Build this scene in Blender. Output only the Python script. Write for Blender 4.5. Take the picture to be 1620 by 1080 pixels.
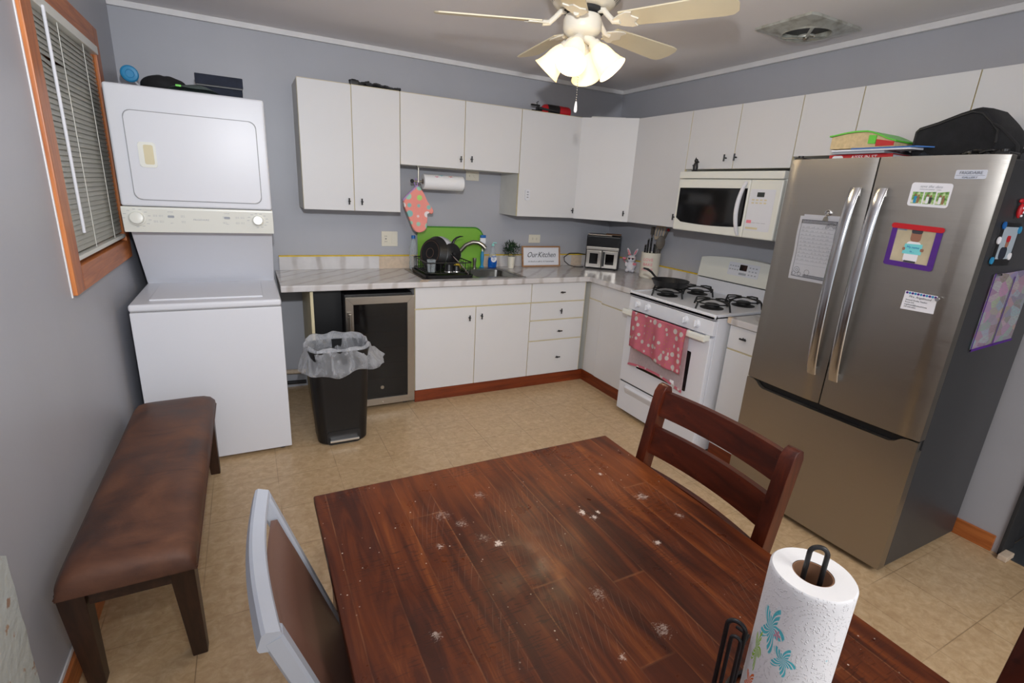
import bpy, bmesh, math, random
from mathutils import Vector, Matrix
random.seed(7)
PI = math.pi
for o in list(bpy.data.objects): bpy.data.objects.remove(o, do_unlink=True)
SC = bpy.context.scene
COL = SC.collection

# ------------------------------------------------------------------ camera
XR, H = 3.718, 2.471                      # right wall, ceiling height
cam_d = bpy.data.cameras.new('camera')
cam_d.sensor_width = 36.0
cam_d.lens = 36.0 * 791.3 / 1620
cam_d.clip_start = 0.02
cam = bpy.data.objects.new('camera', cam_d)
COL.objects.link(cam)
cR = Vector((0.88853987, -0.4553628, 0.05605019))
cU = Vector((0.08331995, 0.28028966, 0.95629258))
cF = Vector((0.45117036, 0.84503398, -0.28698935))
cP = Vector((0.60489165, -3.97849822, 1.55343575))
cam.matrix_world = Matrix(((cR.x, cU.x, -cF.x, cP.x), (cR.y, cU.y, -cF.y, cP.y), (cR.z, cU.z, -cF.z, cP.z), (0, 0, 0, 1)))
SC.camera = cam

# ------------------------------------------------------------------ light
w = bpy.data.worlds.new('world'); SC.world = w; w.use_nodes = True
w.node_tree.nodes['Background'].inputs[0].default_value = (0.86, 0.93, 1.0, 1)
w.node_tree.nodes['Background'].inputs[1].default_value = 1.2
def light(name, kind, loc, power, col, **k):
    d = bpy.data.lights.new(name, kind); d.energy = power; d.color = col
    for a, b in k.items(): setattr(d, a, b)
    o = bpy.data.objects.new(name, d); o.location = loc; COL.objects.link(o); return o
# the photographer's hot-shoe flash, just above the camera
fl = light('camera_flash', 'SPOT', cP + cU * 0.35 + cF * 0.02, 185, (0.93, 0.96, 1.0), spot_size=math.radians(150), spot_blend=1.0, shadow_soft_size=0.035)
fl.rotation_euler = (cF + cU * 0.60 - cR * 0.22).to_track_quat('-Z', 'Y').to_euler()
# unseen soft area light added behind the camera to fill the room
rl = light('rear_fill_light', 'AREA', (2.0, -5.7, 2.42), 75, (1.0, 0.97, 0.94), shape='RECTANGLE', size=1.6, size_y=1.0)
SC.view_settings.view_transform = 'Standard'
SC.view_settings.look = 'None'
SC.view_settings.exposure = 0.0
SC.view_settings.gamma = 1.0
SC.view_settings.use_curve_mapping = False

# ------------------------------------------------------------------ node helper
class NG:
    def __init__(s, name, rough=.5, metal=0., spec=.5):
        s.m = bpy.data.materials.new(name); s.m.use_nodes = True
        s.t = s.m.node_tree; s.b = s.t.nodes['Principled BSDF']
        s.b.inputs['Roughness'].default_value = rough
        s.b.inputs['Metallic'].default_value = metal
        s.b.inputs['Specular IOR Level'].default_value = spec
        s._tc = None
    def n(s, k, **a):
        x = s.t.nodes.new(k)
        for q, v in a.items(): setattr(x, q, v)
        return x
    def ln(s, a, b): s.t.links.new(a, b)
    def put(s, sock, v):
        if hasattr(v, 'links') or isinstance(v, bpy.types.NodeSocket): s.ln(v, sock)
        elif isinstance(v, tuple) and len(v) == 3 and sock.type == 'RGBA': sock.default_value = (*v, 1)
        else: sock.default_value = v
    def tc(s):
        if not s._tc: s._tc = s.n('ShaderNodeTexCoord').outputs['Object']
        return s._tc
    def xyz(s):
        q = s.n('ShaderNodeSeparateXYZ'); s.ln(s.tc(), q.inputs[0]); return q.outputs
    def mt(s, op, a, b=0., c=0.):
        q = s.n('ShaderNodeMath', operation=op)
        s.put(q.inputs[0], a); s.put(q.inputs[1], b)
        if op in ('MULTIPLY_ADD', 'SMOOTH_MIN', 'COMPARE', 'WRAP'): s.put(q.inputs[2], c)
        return q.outputs[0]
    def vec(s, x, y, z):
        q = s.n('ShaderNodeCombineXYZ'); s.put(q.inputs[0], x); s.put(q.inputs[1], y); s.put(q.inputs[2], z); return q.outputs[0]
    def mp(s, scale=(1, 1, 1), loc=(0, 0, 0), rot=(0, 0, 0), v=None):
        q = s.n('ShaderNodeMapping'); s.ln(v or s.tc(), q.inputs[0])
        q.inputs['Scale'].default_value = scale; q.inputs['Location'].default_value = loc; q.inputs['Rotation'].default_value = rot
        return q.outputs[0]
    def noise(s, v=None, scale=5., detail=3., rough=.5, dist=0., col=False):
        q = s.n('ShaderNodeTexNoise'); s.ln(v or s.tc(), q.inputs['Vector'])
        q.inputs['Scale'].default_value = scale; q.inputs['Detail'].default_value = detail
        q.inputs['Roughness'].default_value = rough; q.inputs['Distortion'].default_value = dist
        return q.outputs[1 if col else 0]
    def voro(s, v=None, scale=5., feature='F1', out='Distance', rnd=1.):
        q = s.n('ShaderNodeTexVoronoi', feature=feature); s.ln(v or s.tc(), q.inputs['Vector'])
        q.inputs['Scale'].default_value = scale; q.inputs['Randomness'].default_value = rnd
        return q.outputs[out]
    def wn(s, v):
        q = s.n('ShaderNodeTexWhiteNoise', noise_dimensions='3D'); s.ln(v, q.inputs['Vector']); return q.outputs[0]
    def rng(s, v, a, b, c=0., d=1.):
        q = s.n('ShaderNodeMapRange'); s.put(q.inputs[0], v)
        for i, x in enumerate((a, b, c, d)): q.inputs[i + 1].default_value = x
        return q.outputs[0]
    def mix(s, f, a, b):
        q = s.n('ShaderNodeMix', data_type='RGBA'); s.put(q.inputs[0], f)
        s.put(q.inputs[6], a); s.put(q.inputs[7], b); return q.outputs[2]
    def ramp(s, f, stops, interp='LINEAR'):
        q = s.n('ShaderNodeValToRGB'); s.ln(f, q.inputs[0]); r = q.color_ramp; r.interpolation = interp
        while len(r.elements) < len(stops): r.elements.new(.5)
        for e, (p, c) in zip(r.elements, stops): e.position = p; e.color = (*c, 1)
        return q.outputs[0]
    def bump(s, h, strength=.2, dist=.01):
        q = s.n('ShaderNodeBump'); q.inputs['Strength'].default_value = strength; q.inputs['Distance'].default_value = dist
        s.ln(h, q.inputs['Height']); s.ln(q.outputs[0], s.b.inputs['Normal'])
    def col(s, v): s.put(s.b.inputs['Base Color'], v); return s
    def rgh(s, v): s.put(s.b.inputs['Roughness'], v); return s

def lin(r, g, b):                                     # sRGB 0-255 to linear
    f = lambda c: c / 255 / 12.92 if c / 255 <= .04045 else ((c / 255 + .055) / 1.055) ** 2.4
    return (f(r), f(g), f(b))
def plain(name, c, rough=.5, metal=0., spec=.5, var=.04, scale=9., bump=0., bscale=120., **kw):
    g = NG(name, rough, metal, spec)
    nz = g.noise(scale=scale, detail=3)
    g.col(g.mix(g.rng(nz, .3, .7), tuple(x * (1 - var) for x in c), tuple(min(1, x * (1 + var)) for x in c)))
    if bump: g.bump(g.noise(scale=bscale, detail=2), bump, .002)
    for k, v in kw.items(): g.b.inputs[k].default_value = v
    return g.m

M = {}
M['wall'] = plain('grey_wall_paint', lin(172, 173, 180), .42, var=.03, scale=2.5, bump=.12, bscale=60)
M['ceiling'] = plain('ceiling_paint', lin(232, 228, 229), .8, var=.02, scale=1.5, bump=.08, bscale=90)
M['mold'] = plain('ceiling_trim_paint', lin(224, 222, 222), .5)
M['white'] = plain('white_laminate', lin(216, 215, 216), .42, var=.012, scale=3)
M['cream'] = plain('cream_edge_band', lin(214, 202, 166), .5, var=.05)
M['carc'] = plain('white_carcass', lin(214, 213, 208), .5)
M['enamel'] = plain('white_enamel', lin(220, 221, 227), .3, 0., .2, var=.008, scale=3)
M['enamel2'] = plain('offwhite_plastic', lin(226, 226, 218), .3, var=.01)
M['groove'] = plain('shadow_gap_rubber', lin(150, 150, 152), .6)
M['black'] = plain('black_metal', lin(28, 28, 30), .4, var=.2)
M['iron'] = plain('black_cast_iron', lin(24, 24, 25), .55, var=.2, bump=.3, bscale=300)
M['blackpl'] = plain('black_plastic', lin(20, 20, 22), .38, var=.1, bump=.05, bscale=500)
M['blackfab'] = plain('black_fabric', lin(24, 24, 27), .85, var=.3, scale=30, bump=.5, bscale=400)
M['navy'] = plain('navy_fabric', lin(30, 36, 52), .8, var=.2, scale=30, bump=.4, bscale=400)
M['greyfab'] = plain('grey_green_fabric', lin(120, 134, 132), .8, var=.08)
M['blue'] = plain('blue_plastic', lin(45, 140, 190), .45)
M['bluedk'] = plain('deep_blue_plastic', lin(30, 100, 175), .4)
M['green'] = plain('green_plastic', lin(95, 195, 60), .4)
M['red'] = plain('red_paint', lin(190, 28, 38), .35)
M['yellow'] = plain('yellow_caulk', lin(225, 190, 50), .6, var=.12, scale=25)
M['tan'] = plain('bare_particle_board', lin(205, 186, 165), .8, var=.08, scale=40)
M['chrome'] = plain('chrome', lin(215, 215, 215), .16, 1.)
M['nickel'] = plain('brushed_nickel', lin(170, 165, 155), .3, 1.)
M['silver'] = plain('silver_painted_metal', lin(178, 183, 193), .4, .15, var=.02, bump=.05, bscale=900)
M['glassblk'] = plain('black_glass', lin(14, 14, 15), .08, var=.2)
M['outlet'] = plain('almond_switch_plate', lin(222, 216, 200), .4)
M['ivory'] = plain('ivory_fan_enamel', lin(232, 226, 212), .3, var=.01)
M['blade'] = plain('ivory_fan_blade', lin(226, 214, 184), .45, var=.03, scale=5)
M['paper'] = plain('white_paper', lin(232, 232, 238), .8, var=.01)
M['ink'] = plain('dark_ink', lin(60, 60, 66), .7)
M['lgrey'] = plain('light_grey_print', lin(165, 168, 175), .7)
M['pink'] = plain('pink_plastic', lin(230, 130, 145), .5)
M['card'] = plain('brown_cardboard', lin(150, 112, 85), .85, var=.08, scale=50)
M['purple'] = plain('purple_painted_wood', lin(78, 30, 130), .55, var=.06, scale=30)
M['ceram'] = plain('cream_ceramic', lin(226, 220, 205), .25)
M['wood_spoon'] = plain('grey_worn_utensil', lin(95, 88, 80), .5)
M['rubber'] = plain('dark_rubber', lin(45, 45, 47), .7)
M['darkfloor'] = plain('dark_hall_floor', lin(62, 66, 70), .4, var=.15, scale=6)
M['leaf'] = plain('dark_green_leaf', lin(40, 66, 42), .6, var=.35, scale=60)
M['skin'] = plain('printed_skin_tone', lin(150, 105, 85), .7)
M['teal'] = plain('teal_card', lin(120, 210, 215), .7)
M['beigepr'] = plain('printed_beige', lin(190, 178, 150), .7, var=.15, scale=12)
M['glass'] = plain('clear_plastic', (.9, .95, .95), .08, var=0, **{'Transmission Weight': .95, 'IOR': 1.3})
g = NG('clear_thin_plastic', .05); tr = g.n('ShaderNodeBsdfTransparent'); mx = g.n('ShaderNodeMixShader'); lw = g.n('ShaderNodeLayerWeight'); lw.inputs[0].default_value = .3
g.ln(g.rng(lw.outputs['Facing'], 0, 1, .10, .7), mx.inputs[0]); g.ln(tr.outputs[0], mx.inputs[1]); g.ln(g.b.outputs[0], mx.inputs[2]); g.ln(mx.outputs[0], [q_ for q_ in g.t.nodes if q_.type == 'OUTPUT_MATERIAL'][0].inputs[0]); g.col(lin(215, 225, 230)); M['glass'] = g.m
M['bluegel'] = plain('blue_dish_soap', lin(15, 100, 200), .1, var=0, **{'Transmission Weight': .3})
M['screen'] = plain('lcd_display', lin(52, 56, 54), .2)

# wood: casing / trims
def wood(name, dark, light, axis, rough=.4, ring=9.):
    g = NG(name, rough)
    sc = [22., 22., 22.]; sc[axis] = 1.6
    nz = g.noise(g.mp(tuple(sc)), 1.6, 5, .6, .6)
    g.col(g.ramp(nz, [(.3, dark), (.52, tuple((a + b) / 2 for a, b in zip(dark, light))), (.72, light)]))
    g.bump(nz, .08, .002); return g.m
M['oakx'] = wood('orange_wood_along_x', lin(152, 80, 36), lin(206, 126, 66), 0)
M['oaky'] = wood('orange_wood_along_y', lin(152, 80, 36), lin(206, 126, 66), 1)
M['oakz'] = wood('orange_wood_along_z', lin(152, 80, 36), lin(206, 126, 66), 2)
M['toex'] = wood('red_brown_toe_board_x', lin(88, 32, 12), lin(140, 62, 26), 0)
M['toey'] = wood('red_brown_toe_board_y', lin(88, 32, 12), lin(140, 62, 26), 1)
M['darkz'] = wood('espresso_wood_upright', lin(38, 22, 16), lin(66, 40, 28), 2)
M['darky'] = wood('espresso_wood_rail', lin(38, 22, 16), lin(66, 40, 28), 1)
M['framez'] = wood('pale_picture_frame_wood', lin(150, 108, 74), lin(190, 145, 105), 0)
def chairwood(name, axis):
    g = NG(name, .3, 0., .35)
    sc = [14., 14., 14.]; sc[axis] = 1.5
    nz = g.noise(g.mp(tuple(sc)), 2., 5, .6, .5)
    big = g.noise(scale=6, detail=2)
    c = g.ramp(nz, [(.25, lin(36, 13, 7)), (.5, lin(72, 27, 14)), (.78, lin(110, 48, 24))])
    tick = g.rng(g.noise(g.mp((60, 60, 60)), 1., 2), .66, .72)
    c = g.mix(g.mt('MULTIPLY', tick, .5), c, lin(28, 10, 8))
    g.col(g.mix(g.rng(big, .4, .75, 0, .35), c, lin(60, 22, 14))); g.bump(nz, .1, .002); return g.m
M['chz'] = chairwood('mahogany_upright', 2); M['chy'] = chairwood('mahogany_rail', 1)

# vinyl floor tiles
g = NG('beige_vinyl_tile', .33)
X, Y, Z = g.xyz()
P_ = .305
tx = g.mt('DIVIDE', g.mt('SUBTRACT', X, 3.08 - 20 * P_), P_); ty = g.mt('DIVIDE', g.mt('ADD', Y, 3.447 + 20 * P_), P_)
fx = g.mt('FRACT', tx); fy = g.mt('FRACT', ty)
ex = g.mt('MINIMUM', fx, g.mt('SUBTRACT', 1., fx)); ey = g.mt('MINIMUM', fy, g.mt('SUBTRACT', 1., fy))
gap = g.rng(g.mt('MINIMUM', ex, ey), .0025, .008, 1, 0)
tid = g.vec(g.mt('FLOOR', tx), g.mt('FLOOR', ty), 0.)
rnd = g.wn(tid)
mot = g.noise(scale=26, detail=5, rough=.65, dist=.8)
mot2 = g.noise(g.mp((1, 2.4, 1), rot=(0, 0, .5)), 13, 4, .6, 1.2)
c = g.ramp(mot, [(.25, lin(172, 142, 106)), (.5, lin(196, 168, 131)), (.75, lin(213, 190, 155))])
c = g.mix(g.rng(mot2, .35, .7, 0, .5), c, lin(170, 142, 108))
c = g.mix(g.mt('MULTIPLY', rnd, .15), c, lin(176, 150, 118))
gn = g.noise(scale=3.1, detail=2)
c = g.mix(g.mt('MULTIPLY', gap, g.rng(gn, .38, .6, .12, .75)), c, lin(120, 98, 70))
g.col(c); g.bump(mot, .06, .002); M['floor'] = g.m

# marble laminate
g = NG('white_marble_laminate', .22)
v = g.mp((1, 1, 1), rot=(0, 0, .75))
wv = g.n('ShaderNodeTexWave', wave_type='BANDS', bands_direction='X'); g.ln(v, wv.inputs['Vector'])
wv.inputs['Scale'].default_value = 2.6; wv.inputs['Distortion'].default_value = 2.2; wv.inputs['Detail'].default_value = 3; wv.inputs['Detail Scale'].default_value = 1.5
f1 = g.rng(wv.outputs['Fac'], .80, .98)
cl = g.noise(v, 4, 4, .6, .5)
c = g.mix(g.rng(cl, .35, .75), lin(214, 211, 211), lin(194, 190, 190))
c = g.mix(g.mt('MULTIPLY', f1, g.rng(g.noise(scale=7, detail=3), .3, .7, .2, .75)), c, lin(158, 148, 142))
g.col(c); M['marble'] = g.m

# stainless of the refrigerator and cooler
def steel(name, c, rough, axis=1):
    g = NG(name, rough, 1.)
    sc = [3., 3., 3.]; sc[2] = 500.
    if axis == 2: sc = [500., 500., 3.]
    nz = g.noise(g.mp(tuple(sc)), 1., 3)
    g.col(g.mix(nz, tuple(x * .94 for x in c), tuple(min(1, x * 1.05) for x in c)))
    g.rgh(g.rng(nz, .2, .8, rough * .85, rough * 1.2))
    g.b.inputs['Anisotropic'].default_value = .5
    return g.m
M['steel'] = steel('brushed_stainless', lin(170, 165, 158), .36)
M['steel2'] = steel('brushed_stainless_frame', lin(178, 172, 164), .3)
M['handle'] = steel('polished_handle_steel', lin(190, 190, 192), .2, 2)
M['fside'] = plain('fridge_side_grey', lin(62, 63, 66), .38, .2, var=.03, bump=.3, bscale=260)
M['sink'] = plain('stainless_sink', lin(160, 158, 154), .28, 1.)

# bench faux leather
g = NG('distressed_brown_leather', .48)
n1 = g.noise(scale=5, detail=5, rough=.6, dist=.4); n2 = g.noise(g.mp((1, 6, 1)), 4, 4, .6)
c = g.ramp(n1, [(.3, lin(54, 32, 23)), (.5, lin(88, 54, 38)), (.72, lin(116, 76, 54))])
c = g.mix(g.rng(n2, .56, .74, 0, .55), c, lin(52, 32, 27))
g.col(c); g.rgh(g.rng(n1, .3, .7, .4, .6)); g.bump(g.noise(scale=160, detail=3), .15, .002); M['leather'] = g.m
M['vinyl'] = plain('brown_vinyl_pad', lin(104, 74, 62), .42, var=.03, bump=.1, bscale=500)

# table top
g = NG('distressed_plank_tabletop', .3, 0., .28)
X, Y, Z = g.xyz()
PW = .0855
px = g.mt('DIVIDE', g.mt('ADD', X, 5 * PW * 10 + .02), PW)
ix = g.mt('FLOOR', px); fx = g.mt('FRACT', px)
seg = g.mt('ADD', g.mt('DIVIDE', Y, 1.15), g.mt('MULTIPLY', g.wn(g.vec(ix, 3., 1.)), 7.))
iy = g.mt('FLOOR', seg); fyy = g.mt('FRACT', seg)
rn = g.wn(g.vec(ix, iy, 0.))
off = g.mt('MULTIPLY', rn, 9.)
gv = g.vec(g.mt('MULTIPLY', X, 16.), g.mt('ADD', g.mt('MULTIPLY', Y, 1.5), off), off)
gr = g.noise(gv, 1.6, 6, .62, .9)
c = g.ramp(gr, [(.22, lin(36, 15, 9)), (.42, lin(68, 29, 14)), (.58, lin(98, 46, 19)), (.8, lin(140, 78, 34))])
c = g.mix(g.rng(rn, 0, 1, 0, .5), c, lin(58, 22, 13))
wear = g.rng(g.noise(scale=1.9, detail=3), .48, .75, 0, .3)
c = g.mix(wear, c, lin(150, 84, 44))
gapm = g.rng(g.mt('MINIMUM', fx, g.mt('SUBTRACT', 1., fx)), .008, .022, 1, 0)
gape = g.rng(g.mt('MINIMUM', fyy, g.mt('SUBTRACT', 1., fyy)), .0012, .003, 1, 0)
gn = g.noise(scale=9, detail=2)
c = g.mix(g.mt('MULTIPLY', g.mt('MAXIMUM', gapm, gape), g.rng(gn, .42, .62, .08, .45)), c, lin(140, 92, 60))
# cross ticks and saw arcs on some planks
tick = g.rng(g.noise(g.vec(g.mt('MULTIPLY', X, 28.), g.mt('MULTIPLY', Y, 260.), 0.), 1., 1.5), .585, .62)
tm = g.rng(g.noise(scale=2.6, detail=1), .46, .56)
c = g.mix(g.mt('MULTIPLY', g.mt('MULTIPLY', tick, tm), .55), c, lin(38, 20, 15))
dx = g.mt('MULTIPLY', g.mt('SUBTRACT', fx, -.9), .09); 
rr = g.mt('ADD', g.mt('MULTIPLY', Y, 1.), g.mt('MULTIPLY', g.mt('POWER', g.mt('SUBTRACT', 1.9, fx), 2.), .085))
saw = g.rng(g.mt('ABSOLUTE', g.mt('SUBTRACT', g.mt('FRACT', g.mt('DIVIDE', rr, .036)), .5)), .0, .045, 1, 0)
sm = g.mt('MULTIPLY', g.rng(g.wn(g.vec(ix, iy, 5.)), .62, .64), g.rng(g.noise(scale=7, detail=2), .47, .58))
c = g.mix(g.mt('MULTIPLY', g.mt('MULTIPLY', saw, sm), .28), c, lin(168, 140, 124))
# dried paint spots, each at its own place on the board, and fine specks
TX0, TY0, TW, TL, TZ = .700, -2.745, .953, 1.70, .76
TCX, TCY = TX0 + TW / 2, TY0 - TL / 2
st = [(1.070,-3.103,.020,1),(1.321,-3.079,.018,1),(1.361,-3.096,.011,1),(1.015,-3.001,.024,.45),(0.940,-3.059,.014,.7),(1.520,-3.085,.03,.5),(1.556,-3.192,.02,.6),
      (1.424,-3.252,.015,.9),(1.254,-3.449,.03,.5),(1.103,-2.907,.03,.35),(0.983,-2.952,.04,.22),(1.142,-3.466,.015,.6),(1.481,-2.947,.014,.8),(1.190,-3.326,.03,.35),(0.852,-3.285,.02,.5),(1.044,-3.070,.03,.25),(1.34,-3.11,.016,.8)]
tot = None
nz = g.noise(g.mp((1, 1.8, 1)), 95, 5, .8, 1.2)
for (sx_, sy_, r_, a_) in st:
    d_ = g.n('ShaderNodeVectorMath', operation='DISTANCE'); g.ln(g.tc(), d_.inputs[0]); d_.inputs[1].default_value = (sx_ - TCX, sy_ - TCY, TZ)
    k = g.mt('ADD', g.rng(d_.outputs['Value'], 0, r_ * 1.5, .13 + .08 * a_, -.2), nz)
    k = g.mt('MULTIPLY', g.rng(k, .59, .635), a_)
    tot = k if tot is None else g.mt('MAXIMUM', tot, k)
sp = g.rng(g.voro(scale=42), .05, .085, 1, 0)
sp = g.mt('MULTIPLY', sp, g.rng(g.noise(scale=3.3, detail=2), .44, .58, 0, .8))
c = g.mix(g.mt('MAXIMUM', tot, sp), c, lin(206, 190, 178))
g.col(c); g.rgh(g.rng(g.noise(scale=14, detail=4), .3, .7, .26, .44))
g.bump(g.mt('SUBTRACT', gr, g.mt('MAXIMUM', gapm, g.mt('MULTIPLY', tick, tm))), .12, .002)
M['table'] = g.m

# patterned cloths
g = NG('pink_bunny_print_cloth', .9)
X, Y, Z = g.xyz()
v = g.vec(Y, Z, 0.)
d = g.voro(v, 21, out='Distance', rnd=.7)
ears = g.voro(g.mp((1, .55, 1), loc=(.003, .016, 0), v=v), 21, rnd=.7)
yl = g.voro(g.mp((1.0, 1.6, 1), loc=(.31, .17, 0), v=v), 46)
c = g.mix(g.rng(yl, .14, .2, 1, 0), lin(236, 136, 156), lin(230, 196, 90))
c = g.mix(g.rng(d, .33, .38, 1, 0), c, lin(244, 236, 232))
c = g.mix(g.rng(ears, .20, .25, 1, 0), c, lin(244, 236, 232))
g.col(c); g.bump(g.noise(scale=60, detail=3), .3, .003); M['bunnycloth'] = g.m
M['towelback'] = plain('pale_pink_terry', lin(226, 206, 208), .95, var=.05, scale=60, bump=.5, bscale=300)
g = NG('egg_print_mitt_cloth', .9)
X, Y, Z = g.xyz(); v = g.vec(X, Z, 0.)
q = g.n('ShaderNodeTexVoronoi', feature='F1'); g.ln(v, q.inputs['Vector']); q.inputs['Scale'].default_value = 15; q.inputs['Randomness'].default_value = .35
eg = g.rng(q.outputs['Distance'], .33, .38, 1, 0)
ec = g.ramp(g.wn(q.outputs['Color']), [(0, lin(160, 205, 185)), (.22, lin(170, 214, 120)), (.42, lin(232, 208, 110)), (.55, lin(236, 226, 226)), (.72, lin(140, 190, 186))], 'CONSTANT')
g.col(g.mix(eg, lin(236, 150, 140), ec)); g.bump(g.noise(scale=70), .3, .003); M['mitt'] = g.m

# embossed paper towel
def towelpaper(name, flowers):
    g = NG(name, .85)
    X, Y, Z = g.xyz()
    an = g.mt('MULTIPLY', g.mt('ARCTAN2', Y, X), .06)
    v = g.vec(an, Z, 0.)
    vo = g.n('ShaderNodeTexVoronoi', feature='F1'); g.ln(v, vo.inputs['Vector']); vo.inputs['Scale'].default_value = 19
    rings = g.mt('SINE', g.mt('MULTIPLY', vo.outputs['Distance'], 62.))
    dots = g.voro(v, 340)
    h = g.mt('MULTIPLY', g.rng(rings, .0, .5), g.rng(dots, .25, .5, 1, 0))
    g.bump(h, .6, .002)
    c = lin(238, 238, 240)
    for (a0, z0, rx, rz, cc) in flowers:
        da = g.mt('DIVIDE', g.mt('SUBTRACT', an, a0), rx); dz = g.mt('DIVIDE', g.mt('SUBTRACT', Z, z0), rz)
        ang = g.mt('ARCTAN2', dz, da)
        rad = g.mt('SQRT', g.mt('ADD', g.mt('MULTIPLY', da, da), g.mt('MULTIPLY', dz, dz)))
        pet = g.mt('ADD', .72, g.mt('MULTIPLY', .28, g.mt('COSINE', g.mt('MULTIPLY', ang, 5.))))
        hat = g.rng(g.mt('SINE', g.mt('MULTIPLY', g.mt('ADD', ang, rad), 16.)), -.75, -.4)
        f = g.mt('MULTIPLY', g.rng(g.mt('SUBTRACT', rad, pet), -.05, .02, 1, 0), hat)
        c = g.mix(f, c, cc)
    g.col(c); return g.m
CY, GR, PK = lin(90, 200, 214), lin(160, 205, 80), lin(220, 120, 150)

# bin liner
g = NG('translucent_bin_liner', .35)
g.b.inputs['Transmission Weight'].default_value = .0
tr = g.n('ShaderNodeBsdfTransparent'); mx = g.n('ShaderNodeMixShader')
out = [n_ for n_ in g.t.nodes if n_.type == 'OUTPUT_MATERIAL'][0]
fr = g.n('ShaderNodeLayerWeight'); fr.inputs[0].default_value = .35
nzf = g.noise(g.mp((1, 1, .5)), 17, 4, .6, 1.)
g.ln(g.mt('ADD', g.rng(nzf, .35, .7, .16, .42), g.mt('MULTIPLY', fr.outputs['Facing'], .45)), mx.inputs[0])
g.ln(tr.outputs[0], mx.inputs[1]); g.ln(g.b.outputs[0], mx.inputs[2]); g.ln(mx.outputs[0], out.inputs[0])
g.col(lin(222, 224, 230)); g.bump(nzf, .5, .01); M['liner'] = g.m

# glowing glass shades (lamp)
def emis(name, c, s, e2=None):
    g = NG(name, .4); g.col(lin(250, 240, 215))
    g.b.inputs['Emission Color'].default_value = (*c, 1); g.b.inputs['Emission Strength'].default_value = s; return g.m
M['shade'] = emis('lit_frosted_glass', (1.0, .86, .55), 1.15)
M['bulb'] = emis('lit_bulb', (1.0, .93, .75), 14)

# scribbled child's drawing
g = NG('child_crayon_drawing', .8)
q = g.voro(g.mp((1, 1, 1.6)), 17, out='Color')
h_ = g.n('ShaderNodeHueSaturation'); g.ln(q, h_.inputs['Color']); h_.inputs['Saturation'].default_value = .55; h_.inputs['Value'].default_value = .9
st_ = g.noise(g.mp((20, 20, 200)), 2., 3)
g.col(g.mix(g.rng(st_, .4, .6, .3, .8), h_.outputs[0], lin(196, 176, 200))); M['crayon'] = g.m
g = NG('garden_photo_print', .5)
g.col(g.ramp(g.noise(scale=60, detail=3), [(.35, lin(60, 110, 50)), (.5, lin(150, 190, 110)), (.65, lin(226, 222, 205))])); M['gardenpr'] = g.m

# ------------------------------------------------------------------ geometry helpers
def B(): return bmesh.new()
def box(bm, x0, x1, y0, y1, z0, z1, bev=0., seg=2, mi=0):
    vs = [bm.verts.new(p) for p in ((x0, y0, z0), (x1, y0, z0), (x1, y1, z0), (x0, y1, z0), (x0, y0, z1), (x1, y0, z1), (x1, y1, z1), (x0, y1, z1))]
    fs = [bm.faces.new([vs[i] for i in f]) for f in ((3, 2, 1, 0), (4, 5, 6, 7), (0, 1, 5, 4), (1, 2, 6, 5), (2, 3, 7, 6), (3, 0, 4, 7))]
    for f in fs: f.material_index = mi
    if bev: bmesh.ops.bevel(bm, geom=list({e for f in fs for e in f.edges}), offset=bev, segments=seg, profile=.5, affect='EDGES')
    return bm
def frame_for(d):
    d = d.normalized(); a = Vector((0, 0, 1)) if abs(d.z) < .95 else Vector((1, 0, 0))
    u = d.cross(a).normalized(); return u, d.cross(u).normalized()
def tube(bm, pts, r, seg=8, closed=False, caps=True, mi=0, flat=None):
    pts = [Vector(p) for p in pts]; n = len(pts); rings = []
    rs = r if isinstance(r, (list, tuple)) else [r] * n
    pu = None
    for i, p in enumerate(pts):
        if closed: d = pts[(i + 1) % n] - pts[i - 1]
        else: d = pts[min(i + 1, n - 1)] - pts[max(i - 1, 0)]
        if pu is None: u, v_ = frame_for(d)
        else:
            dn = d.normalized(); u = pu - dn * pu.dot(dn)
            if u.length < 1e-6: u, _ = frame_for(d)
            u.normalize(); v_ = dn.cross(u)
        pu = u
        rings.append([bm.verts.new(p + (u * math.cos(2 * PI * k / seg) + v_ * math.sin(2 * PI * k / seg) * (flat or 1)) * rs[i]) for k in range(seg)])
    m = n if closed else n - 1
    for i in range(m):
        a, b = rings[i], rings[(i + 1) % n]
        for k in range(seg): bm.faces.new((a[k], a[(k + 1) % seg], b[(k + 1) % seg], b[k])).material_index = mi
    if caps and not closed:
        bm.faces.new(rings[0][::-1]).material_index = mi; bm.faces.new(rings[-1]).material_index = mi
    return bm
def cyl(bm, p0, p1, r0, r1=None, seg=24, mi=0): return tube(bm, [p0, p1], [r0, r0 if r1 is None else r1], seg, mi=mi)
def lathe(bm, prof, c=(0, 0, 0), seg=32, mat=None, mi=0, sx=1., sy=1., close=False):
    mt_ = mat or Matrix.Translation(Vector(c)); rings = []
    for r, z in prof:
        if r < 1e-6: rings.append([bm.verts.new(mt_ @ Vector((0, 0, z)))])
        else: rings.append([bm.verts.new(mt_ @ Vector((r * sx * math.cos(2 * PI * k / seg), r * sy * math.sin(2 * PI * k / seg), z))) for k in range(seg)])
    pairs = list(zip(rings, rings[1:])) + ([(rings[-1], rings[0])] if close else [])
    for a, b in pairs:
        for k in range(seg):
            k2 = (k + 1) % seg
            if len(a) == 1 and len(b) == 1: continue
            if len(a) == 1: f = bm.faces.new((a[0], b[k2], b[k]))
            elif len(b) == 1: f = bm.faces.new((a[k], a[k2], b[0]))
            else: f = bm.faces.new((a[k], a[k2], b[k2], b[k]))
            f.material_index = mi
    return bm
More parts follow.
